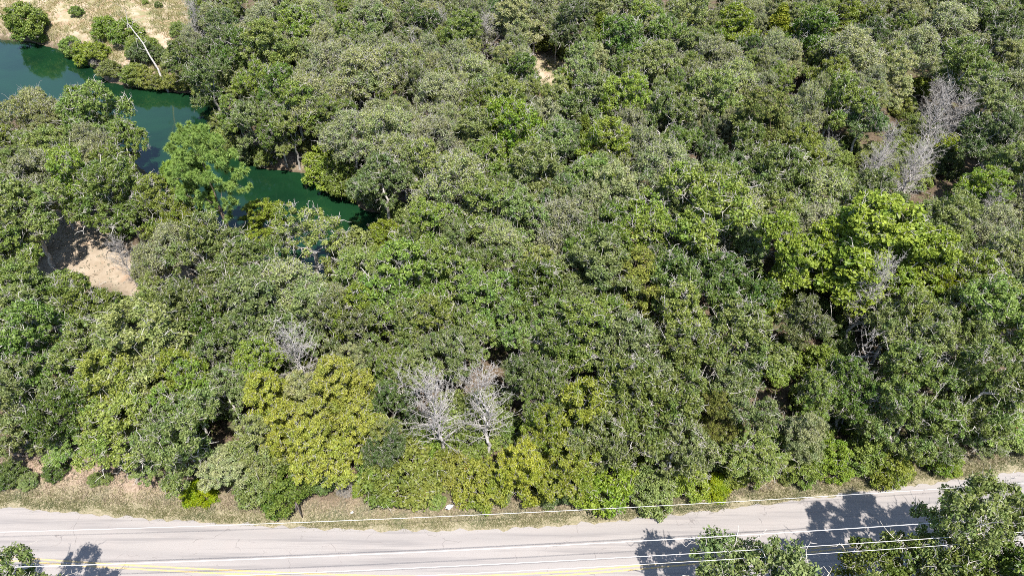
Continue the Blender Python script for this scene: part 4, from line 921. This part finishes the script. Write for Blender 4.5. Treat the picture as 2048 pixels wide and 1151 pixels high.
# ---- leaning trunk on the far bank, driftwood, logs
def polyline_edges(pts, r0, r1, rg, sub=4, jit=.03):
    pts = [np.array(p, float) for p in pts]; P0, P1, A, B = [], [], [], []
    n = (len(pts) - 1) * sub; prev = pts[0]
    for i in range(1, n + 1):
        j = min((i - 1) // sub, len(pts) - 2); f = (i - j * sub) / sub
        q = pts[j] + (pts[j + 1] - pts[j]) * f + rg.normal(size=3) * jit
        P0.append(prev); P1.append(q); A.append(r0 + (r1 - r0) * (i - 1) / n); B.append(r0 + (r1 - r0) * i / n); prev = q
    return tuple(np.array(v) for v in (P0, P1, A, B))
rg = np.random.default_rng(5)
e = empty('dead_tree', (-46.4, 84.0, float(ground_z(-46.4, 84.0))))
tr = polyline_edges([(0, 0, -.3), (-.8, .9, 3), (-2.0, 2.0, 6.0), (-3.6, 3.2, 8.2)], .17, .05, rg)
link_mesh('trunk', tube_mesh('trunk_leaning', tr), M['dead'], e)
br = cat(*[polyline_edges([tr[1][i], tr[1][i] + rg.normal(size=3) * .5 + [-.2, .2, .4], tr[1][i] + rg.normal(size=3) * .9 + [-.5, .4, .7]], .03, .012, rg, 3) for i in (6, 7, 8, 9, 10, 10, 11, 11, 11)])
link_mesh('branches', tube_mesh('branches_leaning', br), M['dead'], e)
tag(e, 'leaning bare white trunk rooted at the pond shore', 'tree')
def branchlet(name, loc, pts, r0, r1, mat, label, cat_, sides=4):
    E = polyline_edges(pts, r0, r1, rg)
    Es = [E]
    for i in range(sides):
        j = rg.integers(2, len(E[0])); Es.append(polyline_edges([E[1][j], E[1][j] + np.array([rg.normal() * .4, rg.normal() * .4, abs(rg.normal()) * .25])], r1 * .8, r1 * .4, rg, 2))
    o = link_mesh(name, tube_mesh(name, cat(*Es)), mat); o.location = loc
    return tag(o, label, cat_)
branchlet('driftwood', (-29.6, 66.9, WATER_Z), [(0, 0, .1), (.9, -.5, .25), (1.9, -.2, .7), (2.4, .2, 1.2)], .09, .04, M['dead'], 'bent white driftwood branch at the water edge by the pine', 'branch')
branchlet('driftwood', (-42.3, 81.2, WATER_Z), [(0, 0, -.05), (.5, .2, .12), (1.1, -.1, .1)], .05, .03, M['dead'], 'small white stick floating off the far shore', 'branch')
branchlet('fallen_log', (-37.2, 27.3, .1), [(0, 0, 0), (1.4, -.2, .1), (3.2, -.8, .05)], .10, .06, M['bark_dark'], 'reddish brown fallen log under the roadside oaks', 'log')
branchlet('fallen_log', (-36.6, 27.0, .08), [(0, 0, 0), (1.5, -.1, .08), (2.6, -.7, .0)], .07, .05, M['bark_dark'], 'thinner brown fallen log lying along the first', 'log', 3)
branchlet('fallen_branch', (-19.6, 24.3, .2), [(2.4, .2, .7), (1.0, .0, .75), (0, .3, .9), (-.8, .8, 1.0)], .06, .02, M['dead'], 'bare white branch jutting from shrubs over the dry verge', 'branch', 7)

# ---- roadside sign seen edge-on
def box(cx, cy, cz, sx, sy, sz):
    v = [(cx + a * sx / 2, cy + b * sy / 2, cz + c_ * sz / 2) for a in (-1, 1) for b in (-1, 1) for c_ in (-1, 1)]
    f = np.array([[0, 1, 3, 2], [4, 6, 7, 5], [0, 4, 5, 1], [2, 3, 7, 6], [0, 2, 6, 4], [1, 5, 7, 3]])
    return np.array(v), f
def join_boxes(bs):
    V, F, o = [], [], 0
    for v, f in bs: V.append(v); F.append(f + o); o += len(v)
    return np.concatenate(V), np.concatenate(F)
M['steel'] = noisy_mat('galvanised_steel', (.05, .04, .035), (.12, .10, .09), 12, .6, .4)
M['sign_back'] = noisy_mat('sign_metal', (.06, .05, .045), (.11, .09, .08), 8, .5, .5)
sg = empty('road_sign', (-14.6, 22.35, 0), .2)
V, F = join_boxes([box(0, 0, .95, .075, .014, 2.4), box(.033, .02, .95, .008, .03, 2.4), box(-.033, .02, .95, .008, .03, 2.4)])
link_mesh('post', mesh_np('sign_post', V, [F]), M['steel'], sg)
hd = .46; t = .02
V = [(s * t / 2 - .05, a, 1.75 + b) for s in (-1, 1) for a, b in ((0, -hd), (hd, 0), (0, hd), (-hd, 0))]
F = [np.array([[0, 1, 2, 3], [7, 6, 5, 4]] + [[i, i + 4, (i + 1) % 4 + 4, (i + 1) % 4] for i in range(4)])]
link_mesh('plate', mesh_np('sign_plate', V, F), M['sign_back'], sg)
V, F = join_boxes([box(-.022, 0, 1.6, .03, .02, .02), box(-.022, 0, 1.9, .03, .02, .02)])
link_mesh('bolts', mesh_np('sign_bolts', V, [F]), M['steel'], sg)
tag(sg, 'diamond road sign on thin post seen edge-on in the verge', 'sign')

# ---- litter and boards
m, nt, out = new_mat('white_plastic'); principled(nt, out, (.8, .8, .8), .5, .4); M['white'] = m
def crumple(name, loc, r, label, seed):
    g = np.random.default_rng(seed); V, F = [], []
    nu, nv = 10, 7
    for j in range(nv + 1):
        for i in range(nu):
            th = math.pi * j / nv; ph = 2 * math.pi * i / nu; k = r * g.uniform(.6, 1.2)
            V.append((k * math.sin(th) * math.cos(ph) * 1.5, k * math.sin(th) * math.sin(ph) * .8, max(-.02, k * math.cos(th) * .55)))
    for j in range(nv):
        for i in range(nu): F.append([j * nu + i, (j + 1) * nu + i, (j + 1) * nu + (i + 1) % nu, j * nu + (i + 1) % nu])
    o = link_mesh(name, mesh_np(name, V, [np.array(F)]), M['white']); o.location = loc; o.rotation_euler = (.2, .3, .7)
    return tag(o, label, 'litter')
crumple('plastic_bag', (-4.35, 22.9, .55), .22, 'crumpled white plastic bag caught between two yellow-green shrubs', 1)
crumple('paper_scrap', (-11.2, 22.7, .1), .09, 'tiny white paper scrap beside grey brush on the verge', 2)
for q, (x, y, a, lab) in enumerate(((-34.6, 53.4, .2, 'longer white board lying in brush by the sandy clearing'), (-33.7, 52.6, .3, 'shorter white board lying in brush by the sandy clearing'))):
    V, F = box(0, 0, 0, 1.1 - .4 * q, .28, .05)
    o = link_mesh('white_board', mesh_np('white_board', V, [F]), M['white']); o.location = (x, y, 2.4 - .3 * q); o.rotation_euler = (.25, .05, a); tag(o, lab, 'board')

# ---- dark rail fence behind the clearing
M['rail'] = noisy_mat('dark_rail', (.02, .018, .016), (.05, .045, .04), 9)
fe = empty('rail_fence', (-48.2, 57.6, float(ground_z(-48.2, 57.6))), -.16)
for zz in (1.25, .7):
    link_mesh('rail', tube_mesh('rail', (np.array([[-2.8, 0, zz]]), np.array([[2.8, 0, zz]]), np.array([.06]), np.array([.06]))), M['rail'], fe)
for xx in (-2.7, -.9, .9, 2.7):
    link_mesh('post', tube_mesh('post', (np.array([[xx, 0, -.3]]), np.array([[xx, 0, 1.4]]), np.array([.07]), np.array([.07]))), M['rail'], fe)
tag(fe, 'black pipe rail fence in shade behind the sandy clearing', 'fence')
V, F = join_boxes([box(0, 0, .55, .16, .16, 1.3), box(0, 0, 1.24, .24, .24, .1), box(0, -.1, .8, .22, .06, .35)])
o = link_mesh('marker_post', mesh_np('marker_post', V, [F]), M['rail']); o.location = (-30.2, 46.9, float(ground_z(-30.2, 46.9))); tag(o, 'short black post standing on bare sand among oaks', 'post')

# ---- overhead cables on two poles beyond the frame
m, nt, out = new_mat('cable'); principled(nt, out, (.50, .485, .47), .5, .4); M['cable'] = m
M['polewood'] = noisy_mat('pole_wood', (.10, .075, .055), (.22, .17, .13), 5)
def line_y(o, x):                                       # plan line of the cable run
    return o + .0505 * x + .00036 * x * x
CAB = [(17.93, 9.5, .013, 'thin cable farthest over the road along the verge'),
       (15.98, 9.5, .022, 'thickest white cable crossing above the road'),
       (15.14, 9.5, .016, 'middle white cable crossing above the road'),
       (14.72, 9.5, .012, 'thin lowest cable passing over the roadside oaks')]
for y0, z0, r, lab in CAB:
    xs = np.linspace(-58, 58, 60)
    Pn = np.stack([xs, line_y(y0, xs), z0 + .35 * (xs / 58) ** 2 - .05], 1)
    o = link_mesh('power_cable', mesh_np('power_cable', *(lambda v, f: (v, [f]))(*tubes(Pn[:-1], Pn[1:], np.full(59, r), np.full(59, r), 6)), smooth=True), M['cable'])
    tag(o, lab, 'cable', 'overhead cables')
for px_ in (-58.0, 58.0):
    yc = line_y(16.3, px_)
    pe = empty('utility_pole', (px_, yc, 0), .05 if px_ < 0 else .09)
    link_mesh('shaft', tube_mesh('pole_shaft', (np.array([[0, 0, -.5]]), np.array([[0, 0, 10.6]]), np.array([.17]), np.array([.12]))), M['polewood'], pe)
    V, F = box(.16, 0, 9.65, .12, 4.0, .14)
    link_mesh('crossarm', mesh_np('crossarm', V, [F]), M['polewood'], pe)
    for y0, z0, r, lab in CAB:
        yy = y0 - 16.3
        link_mesh('insulator', tube_mesh('insulator', (np.array([[.16, yy, 9.7], [.16, yy, 9.78]]), np.array([[.16, yy, 9.78], [.16, yy, 9.84]]), np.array([.06, .08]), np.array([.08, .05]))), M['sign_back'], pe)
    tag(pe, 'wooden utility pole carrying the cables ' + ('beyond the pond side' if px_ < 0 else 'beyond the wooded side'), 'utility pole')
